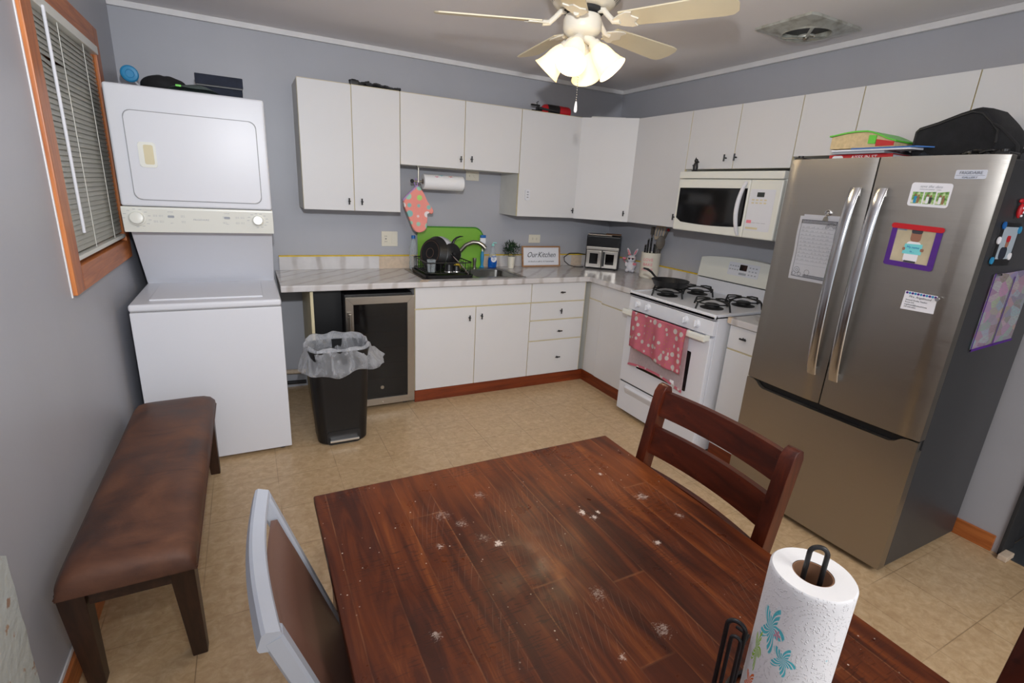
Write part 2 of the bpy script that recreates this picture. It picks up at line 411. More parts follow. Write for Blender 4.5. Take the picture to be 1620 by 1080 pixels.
def sph(bm, c, r, seg=16, sc=(1, 1, 1), rot=None, mi=0):
    m_ = Matrix.Translation(Vector(c)) @ (rot.to_4x4() if rot else Matrix()) @ Matrix.Diagonal((r * sc[0], r * sc[1], r * sc[2], 1))
    n0 = len(bm.faces); bmesh.ops.create_uvsphere(bm, u_segments=seg, v_segments=max(6, seg // 2 + 2), radius=1, matrix=m_)
    bm.faces.ensure_lookup_table()
    for f in bm.faces[n0:]: f.material_index = mi
    return bm
def prism(bm, pts, fn, t0, t1, bev=0., mi=0):
    """outline pts (a,b) extruded from t0 to t1; fn(a,b,t) -> xyz"""
    A = [bm.verts.new(fn(a, b, t0)) for a, b in pts]; Bv = [bm.verts.new(fn(a, b, t1)) for a, b in pts]
    fs = [bm.faces.new(A[::-1]), bm.faces.new(Bv)]
    n = len(pts)
    for i in range(n): fs.append(bm.faces.new((A[i], A[(i + 1) % n], Bv[(i + 1) % n], Bv[i])))
    for f in fs: f.material_index = mi
    if bev: bmesh.ops.bevel(bm, geom=list(set(fs[0].edges) | set(fs[1].edges)), offset=bev, segments=2, profile=.5, affect='EDGES')
    return bm
def rrect(x0, x1, y0, y1, r, n=5):
    o = []
    for cx, cy, a0 in ((x1 - r, y1 - r, 0), (x0 + r, y1 - r, 90), (x0 + r, y0 + r, 180), (x1 - r, y0 + r, 270)):
        for i in range(n + 1):
            a = math.radians(a0 + 90 * i / n); o.append((cx + r * math.cos(a), cy + r * math.sin(a)))
    return o
def YZ(x): return lambda a, b, t: (t, a, b)
FXY = lambda a, b, t: (a, b, t)
FXZ = lambda a, b, t: (a, t, b)
FYZ = lambda a, b, t: (t, a, b)
def grid(bm, nu, nv, fn, thick=0., mi=0):
    vs = [[bm.verts.new(fn(i / nu, j / nv)) for j in range(nv + 1)] for i in range(nu + 1)]
    fs = [bm.faces.new((vs[i][j], vs[i + 1][j], vs[i + 1][j + 1], vs[i][j + 1])) for i in range(nu) for j in range(nv)]
    for f in fs: f.material_index = mi
    if thick: bmesh.ops.solidify(bm, geom=fs, thickness=thick)
    return bm
def text(bm, s, fn, size=.02, cx=0, cy=0, thick=.0004, shear=0., align='CENTER', wx=1., mi=0):
    """flat lettering; fn(a,b,t) maps text plane to xyz"""
    cu = bpy.data.curves.new('t', 'FONT'); cu.body = s; cu.size = size; cu.align_x = align; cu.align_y = 'CENTER'; cu.shear = shear
    cu.resolution_u = 2
    o = bpy.data.objects.new('t', cu); COL.objects.link(o)
    dg = bpy.context.evaluated_depsgraph_get(); me = bpy.data.meshes.new_from_object(o.evaluated_get(dg))
    tb = bmesh.new(); tb.from_mesh(me)
    r = bmesh.ops.extrude_face_region(tb, geom=tb.faces[:])
    for v in r['geom']:
        if isinstance(v, bmesh.types.BMVert): v.co.z += thick
    vm = {v: bm.verts.new(fn(v.co.x * wx + cx, v.co.y + cy, v.co.z)) for v in tb.verts}
    for f in tb.faces:
        try: bm.faces.new([vm[v] for v in f.verts]).material_index = mi
        except ValueError: pass
    tb.free(); bpy.data.objects.remove(o); bpy.data.meshes.remove(me); bpy.data.curves.remove(cu)
    return bm

MW = {}
def thing(name, label, cat, loc=(0, 0, 0), rz=0., group=None):
    o = bpy.data.objects.new(name, None); COL.objects.link(o); o.empty_display_size = .05
    o.location = loc; o.rotation_euler = (0, 0, rz); o['label'] = label; o['category'] = cat
    if group: o['group'] = group
    MW[o] = Matrix.Translation(Vector(loc)) @ Matrix.Rotation(rz, 4, 'Z'); return o
def obj(name, bm, mats, parent=None, label=None, local=False, smooth=35, kind=None, cat=None, group=None, sub=0, keep=False, recalc=True):
    fr_ = MW[parent if local is True else local] if local else Matrix()
    if recalc: bmesh.ops.recalc_face_normals(bm, faces=bm.faces[:])
    lo = Vector([min(v.co[i] for v in bm.verts) for i in range(3)]); hi = Vector([max(v.co[i] for v in bm.verts) for i in range(3)])
    c = Vector((0, 0, 0)) if keep else Vector(((lo.x + hi.x) / 2, (lo.y + hi.y) / 2, lo.z))
    if keep == 'xy': c = Vector(((lo.x + hi.x) / 2, (lo.y + hi.y) / 2, 0))
    for v in bm.verts: v.co -= c
    me = bpy.data.meshes.new(name); bm.to_mesh(me); bm.free()
    for m_ in (mats if isinstance(mats, (list, tuple)) else [mats]): me.materials.append(M[m_] if isinstance(m_, str) else m_)
    if smooth:
        me.shade_smooth(); me.set_sharp_from_angle(angle=math.radians(smooth))
    o = bpy.data.objects.new(name, me); COL.objects.link(o)
    w_ = fr_ @ Matrix.Translation(c); MW[o] = w_
    if smooth and not sub and smooth < 65:
        wn_ = o.modifiers.new('weighted_normal', 'WEIGHTED_NORMAL'); wn_.keep_sharp = True; wn_.weight = 100
    if parent: o.parent = parent; o.matrix_local = MW[parent].inverted() @ w_
    else: o.matrix_world = w_
    if label: o['label'] = label
    if cat: o['category'] = cat
    if group: o['group'] = group
    if kind: o['kind'] = kind
    if sub:
        s_ = o.modifiers.new('subdivision', 'SUBSURF'); s_.levels = sub; s_.render_levels = sub
    return o
def struct(name, bm, m, **k): return obj(name, bm, m, kind='structure', smooth=k.pop('smooth', 30), **k)

# ------------------------------------------------------------------ the room
YB = -6.4
struct('floor', box(B(), -.12, 5.4, YB, .12, -.06, 0), 'floor', keep=True)
struct('ceiling', box(B(), -.12, 5.4, YB, .12, H, H + .1), 'ceiling')
struct('wall_back', box(B(), -.12, XR + .12, 0, .12, 0, H), 'wall')
# left wall with the window opening
WY0, WY1, WZ0, WZ1 = -1.50, -.56, 1.17, 2.13
bm = B()
box(bm, -.12, 0, YB, WY0, 0, H); box(bm, -.12, 0, WY1, 0, 0, H)
box(bm, -.12, 0, WY0, WY1, 0, WZ0); box(bm, -.12, 0, WY0, WY1, WZ1, H)
struct('wall_left', bm, 'wall')
bm = B()
box(bm, XR, XR + .12, -3.285, 0, 0, H)
box(bm, XR, XR + .12, -4.25, -3.285, 2.08, H); box(bm, XR, XR + .12, YB, -4.25, 0, H)
struct('wall_right', bm, 'wall')
# hallway seen through the doorway
bm = B()
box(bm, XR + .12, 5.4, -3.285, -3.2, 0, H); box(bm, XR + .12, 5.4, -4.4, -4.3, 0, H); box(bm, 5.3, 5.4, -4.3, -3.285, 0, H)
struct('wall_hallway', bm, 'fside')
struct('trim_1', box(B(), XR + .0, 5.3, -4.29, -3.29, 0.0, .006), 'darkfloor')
bm = B(); box(bm, XR - .012, XR + .13, -3.30, -3.285, 0, 2.08, .003); struct('trim_2', bm, 'rubber')
bm = B(); box(bm, XR - .055, XR + .03, -3.335, -3.30, .0, .028, .004); struct('trim_3', bm, 'tan')
# ceiling moulding strips
bm = B(); box(bm, 0, XR, -.022, 0, H - .035, H, .006); struct('trim_4', bm, 'mold')
bm = B(); box(bm, XR - .022, XR, -6.3, -.022, H - .035, H, .006); struct('trim_5', bm, 'mold')
# baseboards
bm = B(); box(bm, XR - .016, XR, -3.262, -3.0, 0, .085, .003); struct('baseboard_right', bm, 'oaky')
bm = B(); box(bm, 0, .016, -2.50, -1.05, 0, .085, .003); struct('baseboard_left', bm, 'oaky')
bm = B(); box(bm, 0, .006, -2.50, -1.05, .085, .1, .002); struct('trim_6', bm, 'mold')
# rough whitish end of the wall beside the near doorway
g = NG('chipped_white_plaster', .7)
g.col(g.mix(g.rng(g.noise(scale=18, detail=4), .62, .66), lin(196, 202, 200), lin(170, 140, 120))); g.bump(g.noise(scale=30, detail=4), .5, .01); M['plaster'] = g.m
bm = B()
pts = [(-2.515 + random.uniform(-.006, .006), z / 20 * .62) for z in range(21)]
pts = [(a, b) for a, b in pts] + [(-2.56, .66), (-2.7, .7), (-2.7, 0)]
prism(bm, pts, FYZ, 0, .007, .002); struct('trim_7', bm, 'plaster')

# window: casing, jambs, sashes, glass, night behind
bm = B()
cw = .095; a0, a1, b0_, b1_ = WY0 - cw, WY1 + .07, WZ0 - .085, WZ1 + .08
box(bm, 0, .018, a0, WY0 + .012, b0_, b1_, .004); box(bm, 0, .018, WY1 - .012, a1, b0_, b1_, .004)
wcas = struct('window_1', bm, 'oakz')
bm = B(); box(bm, 0, .018, WY0 + .012, WY1 - .012, WZ1 - .012, b1_, .004); box(bm, 0, .018, WY0 + .012, WY1 - .012, b0_, WZ0 + .012, .004)
obj('horizontal_casing', bm, 'oaky', wcas)
bm = B(); box(bm, -.115, 0, WY0, WY0 + .012, WZ0, WZ1); box(bm, -.115, 0, WY1 - .012, WY1, WZ0, WZ1); box(bm, -.115, 0, WY0, WY1, WZ1 - .012, WZ1); box(bm, -.115, 0, WY0, WY1, WZ0, WZ0 + .012)
obj('jamb', bm, 'oaky', wcas)
bm = B()
for z0 in (WZ0 + .012, (WZ0 + WZ1) / 2 - .02):
    z1 = z0 + (WZ1 - WZ0) / 2 - .0; y0, y1 = WY0 + .012, WY1 - .012; z1 = min(z1, WZ1 - .012); xx = -.085 if z0 < 1.3 else -.11
    for q in ((y0, y0 + .04, z0, z1), (y1 - .04, y1, z0, z1), (y0, y1, z0, z0 + .04), (y0, y1, z1 - .04, z1)): box(bm, xx, xx + .024, *q)
obj('sash', bm, 'mold', wcas)
obj('pane', box(B(), -.1, -.097, WY0 + .04, WY1 - .04, WZ0 + .04, WZ1 - .04), 'glassblk', wcas)
bm = B(); box(bm, 0, .004, a0 - .008, a0, b0_ - .006, b1_); obj('caulk_strip', bm, 'mold', wcas)

# venetian blind
bl = thing('venetian_blind', 'closed white slatted blind hanging inside the orange wood window frame', 'window blind', (.0, (WY0 + WY1) / 2, WZ0 + .02))
by0, by1 = WY0 + .02, WY1 - .02
obj('headrail', box(B(), -.03, .024, by0 - .008, by1 + .008, WZ1 - .05, WZ1 - .012, .003), 'enamel2', bl)
ns = 42
M['slat'] = plain('white_blind_slat', lin(222, 222, 214), .4)
for i in range(ns):
    z = WZ0 + .07 + (WZ1 - WZ0 - .135) * i / (ns - 1)
    tilt = 1.22 + random.uniform(-.06, .06)
    sag = 0.
    y1 = by1
    droop = .012 if i in (33, 34) else 0
    def f(u, v, z=z, tilt=tilt, droop=droop):
        t = (u - .5) * .027; cv = .0025 * (1 - (2 * u - 1) ** 2)
        return (-.003 + t * math.cos(tilt) + cv * math.sin(tilt) , by0 + (by1 - by0) * v, z - t * math.sin(tilt) + cv * math.cos(tilt) - droop * math.exp(-((v - .25) / .12) ** 2))
    bm = grid(B(), 4, 10, f, .0006); obj('slat', bm, 'slat', bl, smooth=60)
obj('bottom_rail', box(B(), -.016, .016, by0, by1, WZ0 + .03, WZ0 + .048, .003), 'enamel2', bl)
bm = B(); cyl(bm, (.026, -1.395, WZ1 - .04), (.026, -1.395, 1.30), .0055, seg=8); obj('tilt_wand', bm, 'enamel', bl)
for yy in (-1.19, -.82):
    bm = B(); cyl(bm, (.014, yy, WZ1 - .05), (.014, yy, WZ0 + .05), .0014, seg=5); obj('ladder_cord', bm, 'enamel2', bl)

# outlets on the back wall
def outlet(name, label, x, z, w_, h_, kind, cat='outlet'):
    t = thing(name, label, cat, (x, 0, z - h_ / 2))
    obj('cover_plate', box(B(), x - w_ / 2, x + w_ / 2, -.007, -.0005, z - h_ / 2, z + h_ / 2, .003), 'outlet', t)
    for k, dx in kind:
        if k == 'rocker': obj('rocker_switch', box(B(), x + dx - .017, x + dx + .017, -.011, -.006, z - .034, z + .034, .002), 'outlet', t)
        elif k == 'gfi':
            f_ = obj('receptacle', box(B(), x + dx - .017, x + dx + .017, -.0095, -.006, z - .034, z + .034, .002), 'outlet', t)
            bm = B()
            for zz in (-.02, .02):
                for s in (-.006, .006): box(bm, x + dx + s - .0012, x + dx + s + .0012, -.0102, -.009, z + zz - .005, z + zz + .005)
            box(bm, x + dx - .006, x + dx + .006, -.0104, -.009, z - .003, z + .003)
            obj('slots', bm, 'ink', f_)
        elif k == 'duplexh':
            for s in (-.02, .02):
                f_ = obj('receptacle', lathe(B(), [(0, 0), (.0165, 0), (.0165, .003), (0, .003)], seg=20, mat=Matrix.Translation((x + s, -.006, z)) @ Matrix.Rotation(PI / 2, 4, 'X')), 'outlet', t)
                bm = B()
                for q in (-.006, .006): box(bm, x + s - .005, x + s + .004, -.0102, -.009, z + q - .0012, z + q + .0012)
                obj('slots', bm, 'ink', f_)
        elif k == 'toggle': obj('toggle_switch', box(B(), x + dx - .004, x + dx + .004, -.018, -.006, z - .007, z + .005, .001), 'outlet', t)
        elif k == 'round': 
            obj('round_receptacle', lathe(B(), [(0, 0), (.017, 0), (.015, .004), (0, .004)], seg=20, mat=Matrix.Translation((x + dx, -.006, z)) @ Matrix.Rotation(PI / 2, 4, 'X')), 'outlet', t)
    return t
outlet('wall_outlet', 'double switch plate with outlet and rocker on the wall left of the dish rack', 1.588, 1.144, .125, .115, [('gfi', -.03), ('rocker', .03)])
outlet('wall_outlet', 'outlet plate just under the short wall cabinet, right of the hanging paper towels', 2.272, 1.655, .115, .072, [('toggle', -.026), ('round', .026)])
outlet('wall_outlet', 'horizontal outlet plate on the wall above the framed kitchen sign', 2.894, 1.156, .118, .072, [('duplexh', 0)])

# ------------------------------------------------------------------ cabinets
def handle_bar(p, along, nrm, parent, L=.042):
    """little black T bar pull: post and bar; p on the door face"""
    p, along, nrm = Vector(p), Vector(along), Vector(nrm)
    bm = B()
    cyl(bm, p, p + nrm * .022, .0042, seg=10)
    side = along.cross(nrm).normalized()
    a = p + nrm * .022 - along * L / 2; b = p + nrm * .022 + along * L / 2
    cyl(bm, a, b, .0052, seg=10)
    cyl(bm, p + nrm * .018 - side * .006, p + nrm * .018 + side * .010, .0036, seg=8)
    return obj('handle', bm, 'black', parent)
def panel(name, parent, axis, a0, a1, z0, z1, face, th=.018):
    """slab door/drawer front. axis 'y': lies on plane y=face (front toward -y); 'x': plane x=face (front toward -x)"""
    g_ = .0024; bm = B()
    if axis == 'y': box(bm, a0 + g_, a1 - g_, face, face + th, z0 + g_, z1 - g_, .0012, 1)
    else: box(bm, face, face + th, a0 + g_, a1 - g_, z0 + g_, z1 - g_, .0012, 1)
    bm.normal_update()
    for f in bm.faces:
        if abs(f.normal.y if axis == 'y' else f.normal.x) < .5: f.material_index = 1
    return obj(name, bm, ['white', 'cream'], parent, recalc=False)
ub, ut, us, us2, ud = 1.366, 2.154, 1.691, 1.7715, .327
def carc(name, parent, x0, x1, y0, y1, z0, z1):
    return obj(name, box(B(), x0, x1, y0, y1, z0, z1), ['cream'], parent)
def side_skin(parent, x0, x1, y0, y1, z0, z1):
    return obj('side_panel', box(B(), x0, x1, y0, y1, z0, z1), 'white', parent)
def upper_back(label, xs, z0, hs):
    x0, x1 = xs[0], xs[-1]
    t = thing('wall_cabinet', label, 'cabinet', ((x0 + x1) / 2, -ud / 2, z0))
    bm = box(B(), x0 + .001, x1 - .001, -ud + .02, -.002, z0, ut - .002)
    obj('body', bm, 'carc', t)
    obj('edge_band', box(B(), x0 + .001, x1 - .001, -ud + .0100, -ud + .0205, z0 - .0, ut - .001), 'cream', t)
    for a, b, hx in zip(xs, xs[1:], hs):
        d = panel('door', t, 'y', a, b, z0 - .003, ut, -ud)
        obj('edge_strip', box(B(), a + .004, b - .004, -ud + .003, -ud + .017, ut - .0015, ut + .001), 'cream', d)
        if hx: handle_bar((hx[0], -ud, hx[1]), (0, 0, 1), (0, -1, 0), d)
    return t
u = [.946, 1.271, 1.591, 2.067, 2.529, 3.085]
upper_back('tall white two-door wall cabinet nearest the laundry machine', u[0:3], ub, [(1.234, 1.427), (1.318, 1.427)])
upper_back('short white two-door wall cabinet above the sink and hanging paper towels', u[2:5], us, [(2.035, 1.757), (2.12, 1.763)])
c3 = upper_back('white single-door wall cabinet with a small remote stuck on it', u[4:6], ub, [(3.047, 1.426)])
# diagonal corner unit
x5, y0c = 3.085, -.6395
t = thing('wall_cabinet', 'diagonal white corner wall cabinet above the air fryer', 'cabinet', (3.4, -.33, ub))
P1, P2 = Vector((x5, -ud + .018, 0)), Vector((XR - ud + .018, y0c, 0))
pts = [(x5 + .001, -.002), (XR - .002, -.002), (XR - .002, y0c + .001), (P2.x, P2.y + .001), (P1.x + .001, P1.y)]
obj('body', prism(B(), pts, FXY, ub, ut - .003), 'carc', t)
dv = (P2 - P1).normalized(); nn = Vector((-dv.y, dv.x, 0)); nn = nn if nn.y < 0 and nn.x < 0 else -nn
L_ = (P2 - P1).length
def DF(a, b, tt): return tuple(P1 + dv * a + nn * tt + Vector((0, 0, b)))
obj('edge_band', prism(B(), [(0.002, ub), (L_ - .002, ub), (L_ - .002, ut - .001), (0.002, ut - .001)], DF, .0002, .0022), 'cream', t)
dd = obj('door', prism(B(), [(.006, ub - .003), (L_ - .004, ub - .003), (L_ - .004, ut), (.006, ut)], DF, .0025, .0205, .001), 'white', t)
hp = P1 + dv * (L_ - .045) + nn * .0205; handle_bar((hp.x, hp.y, 1.43), (0, 0, 1), nn, dd)
def upper_right(label, ys, z0, hs):
    t = thing('wall_cabinet', label, 'cabinet', (XR - ud / 2, -(ys[0] + ys[-1]) / 2, z0))
    y0, y1 = -ys[-1], -ys[0]; f = XR - ud
    obj('body', box(B(), f + .02, XR - .002, y0 + .001, y1 - .001, z0, ut - .002), 'carc', t)
    obj('edge_band', box(B(), f + .0100, f + .0205, y0 + .001, y1 - .001, z0, ut - .001), 'cream', t)
    for a, b, h_ in zip(ys, ys[1:], hs):
        d = panel('door', t, 'x', -b, -a, z0 - .003, ut, f)
        if h_: handle_bar((f, h_[0], h_[1]), (0, 0, 1), (-1, 0, 0), d)
r = [.6415, 1.2036, 1.604, 2.0085, 2.326, 2.788, 3.27]
upper_right('tall white wall cabinet between the corner unit and the microwave', r[0:2], ub, [(-1.172, 1.44)])
upper_right('white two-door wall cabinet directly above the microwave', r[1:4], us2, [(-1.547, 1.836), (-1.625, 1.838)])
upper_right('narrow white wall cabinet just right of the pair above the microwave', r[3:5], us2 + .06, [None])
upper_right('wide white wall cabinet above the refrigerator, behind the books and black bag', r[4:6], us2 + .06, [None])
upper_right('white wall cabinet farthest right, cut off by the edge of the photo', r[5:7], us2 + .06, [None])

# base cabinets
BF, KB, CTb = -.61, .094, .875
def base(label, loc): return thing('base_cabinet', label, 'cabinet', loc)
b0, b1, b2, b3 = 1.611, 2.081, 2.554, 3.078
t = base('white sink base cabinet with a long false front over two doors', ((b0 + b2) / 2, -.3, 0))
obj('body', box(B(), b0, b2 - .001, BF + .02, -.36, .0, .70), 'carc', t)
obj('edge_band', box(B(), b0, b2 - .001, BF + .0100, BF + .0205, KB, CTb - .004), 'cream', t)
obj('side_panel', box(B(), b0, b0 + .016, BF + .021, -.02, 0.0, CTb - .004), 'white', t)
panel('false_front', t, 'y', b0, b2, .717, CTb - .004, BF)
d = panel('door', t, 'y', b0, b1, KB, .712, BF); handle_bar((2.026, BF, .63), (0, 0, 1), (0, -1, 0), d)
d = panel('door', t, 'y', b1, b2, KB, .712, BF); handle_bar((2.124, BF, .638), (0, 0, 1), (0, -1, 0), d)
t = base('white base cabinet with a stack of four drawers', ((b2 + b3) / 2, -.3, 0))
obj('body', box(B(), b2 + .001, b3 - .001, BF + .02, -.002, .0, CTb - .004), 'carc', t)
obj('edge_band', box(B(), b2, b3 - .001, BF + .0100, BF + .0205, KB, CTb - .004), 'cream', t)
for (z0, z1, al, hz) in ((.717, CTb - .004, (1, 0, 0), .794), (.568, .713, (0, 0, 1), .638), (.395, .564, (1, 0, 0), .469), (KB, .391, (1, 0, 0), .242)):
    d = panel('drawer', t, 'y', b2, b3 - .01, z0, z1, BF)
    handle_bar((2.836, BF, hz), al, (0, -1, 0), d)
t = base('white corner base cabinet with filler panel and one door, left of the stove', (3.4, -.9, 0))
RF = XR - .61
obj('body', box(B(), RF + .02, XR - .002, -1.228, -.003, .0, CTb - .004), 'carc', t)
obj('edge_band', box(B(), RF + .0100, RF + .0205, -1.228, BF, KB, CTb - .004), 'cream', t)
panel('filler_panel', t, 'x', -.785, BF - .006, .735, CTb - .004, RF + .006, .014); panel('filler_panel', t, 'x', -.785, BF - .006, KB, .731, RF + .006, .014)
d = panel('drawer', t, 'x', -1.228, -.788, .725, CTb - .004, RF); handle_bar((RF, -1.19, .81), (0, 0, 1), (-1, 0, 0), d)
d = panel('door', t, 'x', -1.228, -.788, KB, .721, RF); handle_bar((RF, -1.195, .64), (0, 0, 1), (-1, 0, 0), d)
t = base('narrow white base cabinet squeezed between the stove and the refrigerator', (3.4, -2.14, 0))
obj('body', box(B(), RF + .02, XR - .002, -2.275, -2.03, .0, CTb - .004), 'carc', t)
obj('edge_band', box(B(), RF + .0100, RF + .0205, -2.275, -2.03, KB, CTb - .004), 'cream', t)
d = panel('drawer', t, 'x', -2.275, -2.03, .728, CTb - .004, RF); handle_bar((RF, -2.145, .81), (0, 1, 0), (-1, 0, 0), d)
panel('door', t, 'x', -2.275, -2.03, KB, .724, RF)
# toe boards
bm = B(); box(bm, b0, RF + .012, BF + .006, BF + .019, .001, KB - .002, .001); struct('baseboard_back', bm, 'toex')
bm = B(); box(bm, RF + .006, RF + .019, -1.228, BF + .004, .001, KB - .002, .001); struct('trim_8', bm, 'toey')
bm = B(); box(bm, RF + .006, RF + .019, -2.275, -2.03, .001, KB - .002, .001); struct('trim_9', bm, 'toey')

# countertops
CD = .638; z0, z1 = .877, .915
SX0, SX1, SY0, SY1 = 1.705, 2.50, -.545, -.085
t = thing('countertop', 'white marble-look counter running along the back wall and around the corner', 'countertop', (2.2, -.3, z0))
bm = B(); xe = XR - CD
for q in ((.757, SX0, -CD + .01, -.002), (SX1, xe + .01, -CD + .01, -.002), (SX0, SX1, -CD + .01, SY0), (SX0, SX1, SY1, -.002)): box(bm, *q, z0, z1)
box(bm, xe + .01, XR - .002, -1.226, -.002, z0, z1)
obj('top', bm, 'marble', t, keep=True)
bm = B(); box(bm, .755, xe + .012, -CD, -CD + .02, z0 - .003, z1 + .0008, .007, 3); box(bm, xe, xe + .02, -1.226, -CD + .012, z0 - .003, z1 + .0008, .007, 3)
obj('front_edge', bm, 'marble', t, keep=True)
for q in ((.787, 1.50, -.02, -.001), (2.5, 3.30, -.02, -.001), (3.42, XR - .02, -.02, -.001), (XR - .02, XR - .001, -1.226, -.001)): obj('backsplash', box(B(), *q, z1, 1.012, .002), 'marble', t, keep=True)
for q in ((1.5, 2.5), (3.30, 3.42)): obj('bare_backsplash_board', box(B(), *q, -.018, -.001, z1, 1.01), 'tan', t, label='bare tan board where the laminate is missing')
bm = B(); box(bm, .787, XR - .004, -.0235, -.0005, 1.011, 1.0205, .003); box(bm, XR - .024, XR - .0005, -1.20, -.004, 1.011, 1.0205, .003); obj('caulk_line', bm, 'yellow', t)
bm = B(); prism(bm, [(1.64, -.6395), (1.70, -.6395), (1.71, -.60), (1.75, -.57), (1.69, -.55), (1.65, -.59)], FXY, z1 + .0005, z1 + .0014)
obj('worn_patch', bm, 'tan', t, label='worn tan patch at the corner of the sink')
t = thing('countertop', 'small white marble-look counter piece between the stove and the refrigerator', 'countertop', (3.4, -2.14, z0))
obj('top', box(B(), xe + .005, XR - .002, -2.28, -2.024, z0 - .002, z1, .006, 2), 'marble', t, keep=True)
bm = B(); box(bm, xe + .0035, xe + .03, -2.05, -2.022, z0 + .004, z1 + .0006, .003); obj('worn_corner', bm, 'tan', t, label='chipped tan corner')

# support panel left of the wine cooler
obj('counter_support_panel', box(B(), .925, .943, -.60, -.02, 0, .8755), 'cream', cat='panel', label='thin cream upright board holding up the counter end beside the wine cooler')

# ------------------------------------------------------------------ sink, faucet
t = thing('sink', 'stainless double-bowl drop-in sink in the back counter', 'sink', ((SX0 + SX1) / 2, (SY0 + SY1) / 2, .75))
bm = B(); o0 = (SX0 - .02, SX1 + .02, SY0 - .018, SY1 + .018); xm = (SX0 + SX1) / 2
bw = [(SX0 + .02, xm - .015), (xm + .015, SX1 - .02)]; by = (SY0 + .015, SY1 - .075)
zt = z1 + .004
for q in ((o0[0], bw[0][0], o0[2], o0[3]), (bw[0][1], bw[1][0], o0[2], o0[3]), (bw[1][1], o0[1], o0[2], o0[3])): box(bm, *q, z1 + .0006, zt)
for a, b in bw: box(bm, a, b, o0[2], by[0], z1 + .0006, zt); box(bm, a, b, by[1], o0[3], z1 + .0006, zt)
obj('rim', bm, 'sink', t)
for a, b in bw:
    bm = B(); lo = .74
    rings = []
    for k, (ins, zz, rad) in enumerate([(0, zt, .045), (.012, zt - .008, .045), (.02, lo + .03, .05), (.04, lo + .004, .05), (.09, lo, .05)]):
        rings.append([bm.verts.new((x, y, zz)) for x, y in rrect(a + ins - (.004 if k == 0 else 0), b - ins + (.004 if k == 0 else 0), by[0] + ins - (.004 if k == 0 else 0), by[1] - ins + (.004 if k == 0 else 0), rad)])
    for A_, C_ in zip(rings, rings[1:]):
        n_ = len(A_)
        for k in range(n_): bm.faces.new((A_[k], A_[(k + 1) % n_], C_[(k + 1) % n_], C_[k]))
    bm.faces.new(rings[-1])
    bo = obj('bowl', bm, 'sink', t, recalc=True)
    obj('drain', lathe(B(), [(0, lo + .003), (.03, lo + .004), (.042, lo + .001)], ((a + b) / 2, (by[0] + by[1]) / 2, 0)), 'chrome', bo)
t = thing('faucet', 'brushed metal gooseneck faucet arching over the right sink bowl', 'faucet', (2.105, -.105, zt))
bm = B(); lathe(bm, [(0, zt), (.028, zt), (.026, zt + .01), (.02, zt + .03), (.018, zt + .06), (.0, zt + .06)], (2.105, -.105, 0)); obj('base', bm, 'nickel', t)
pts = [(2.105 + .205 * s, -.105 - .10 * s, z) for s, z in ((0, .97), (.05, 1.02), (.15, 1.065), (.35, 1.115), (.6, 1.14), (.8, 1.138), (.95, 1.118), (1.05, 1.095))]
obj('spout', tube(B(), pts, [.020, .019, .018, .017, .017, .018, .020, .019], 14), 'nickel', t)
bm = B(); cyl(bm, (2.105, -.105, .985), (2.05, -.125, 1.02), .009, .006, 10); obj('lever', bm, 'nickel', t)
bm = B(); lathe(bm, [(0, zt), (.018, zt), (.018, zt + .008), (.013, zt + .012), (.013, zt + .05), (.016, zt + .055), (.016, zt + .085), (.0, zt + .088)], (2.27, -.11, 0), 20)
obj('side_sprayer', bm, 'nickel', cat='sprayer', label='short metal side sprayer standing on the sink rim behind the faucet spout')
#@@P3

# ------------------------------------------------------------------ stacked laundry machine
wx0, wx1, wy, wt = .053, .736, -1.012, .917
dy, dm, dt = -.794, 1.248, 1.940
t = thing('stacked_washer_dryer', 'tall white stacked washer and dryer standing in the left corner', 'laundry machine', ((wx0 + wx1) / 2, -.5, 0))
bm = B(); box(bm, wx0, wx1, wy, -.08, .02, .875, .006); obj('washer_body', bm, 'enamel', t)
bm = B()
for xx in (wx0 + .05, wx1 - .05):
    for yy in (wy + .05, -.15): cyl(bm, (xx, yy, 0), (xx, yy, .03), .02, seg=12)
obj('leveling_feet', bm, 'rubber', t)
bm = B(); box(bm, wx0 + .004, wx1 - .004, wy + .004, -.1, .872, .882); obj('seam', bm, 'groove', t)
bm = B(); box(bm, wx0 - .001, wx1 + .001, wy - .006, -.09, .88, wt, .012, 3); wtop = obj('washer_top', bm, 'enamel', t)
bm = B(); box(bm, wx0 + .075, wx1 - .085, -.935, -.46, wt - .004, wt + .009, .006, 2); obj('washer_lid', bm, 'enamel', t)
# sloping panel under the dryer
bm = B(); prism(bm, [(-.42, wt - .002), (-.70, dm + .03), (-.1, dm + .03), (-.1, wt - .002)], FYZ, wx0 + .004, wx1 - .004, .004); obj('recess_panel', bm, 'enamel', t)
bm = B(); box(bm, wx0, wx1, dy, -.1, 1.376, dt, .012, 3); obj('dryer_body', bm, 'enamel', t)
bm = B(); prism(bm, [(dy - .006, 1.374), (dy - .012, 1.36), (dy + .004, dm), (-.12, dm), (-.12, 1.374)], FYZ, wx0 - .002, wx1 + .002, .004); con = obj('control_panel', bm, 'enamel2', t)
bm = B(); prism(bm, rrect(.115, .690, 1.407, 1.828, .035), FXZ, dy - .0035, dy + .01); dr = obj('dryer_door_gasket', bm, 'groove', t)
bm = B(); prism(bm, rrect(.119, .686, 1.411, 1.824, .032), FXZ, dy - .009, dy + .01, .003); dr = obj('dryer_door', bm, 'enamel', t)
hb = B(); prism(hb, rrect(.160, .232, 1.566, 1.684, .012), FXZ, dy - .0135, dy - .008, .002); hh = obj('door_latch_plate', hb, 'enamel2', dr)
hb = B(); prism(hb, rrect(.182, .222, 1.58, 1.672, .008), FXZ, dy - .0145, dy - .0132); obj('finger_recess', hb, 'cream', hh)
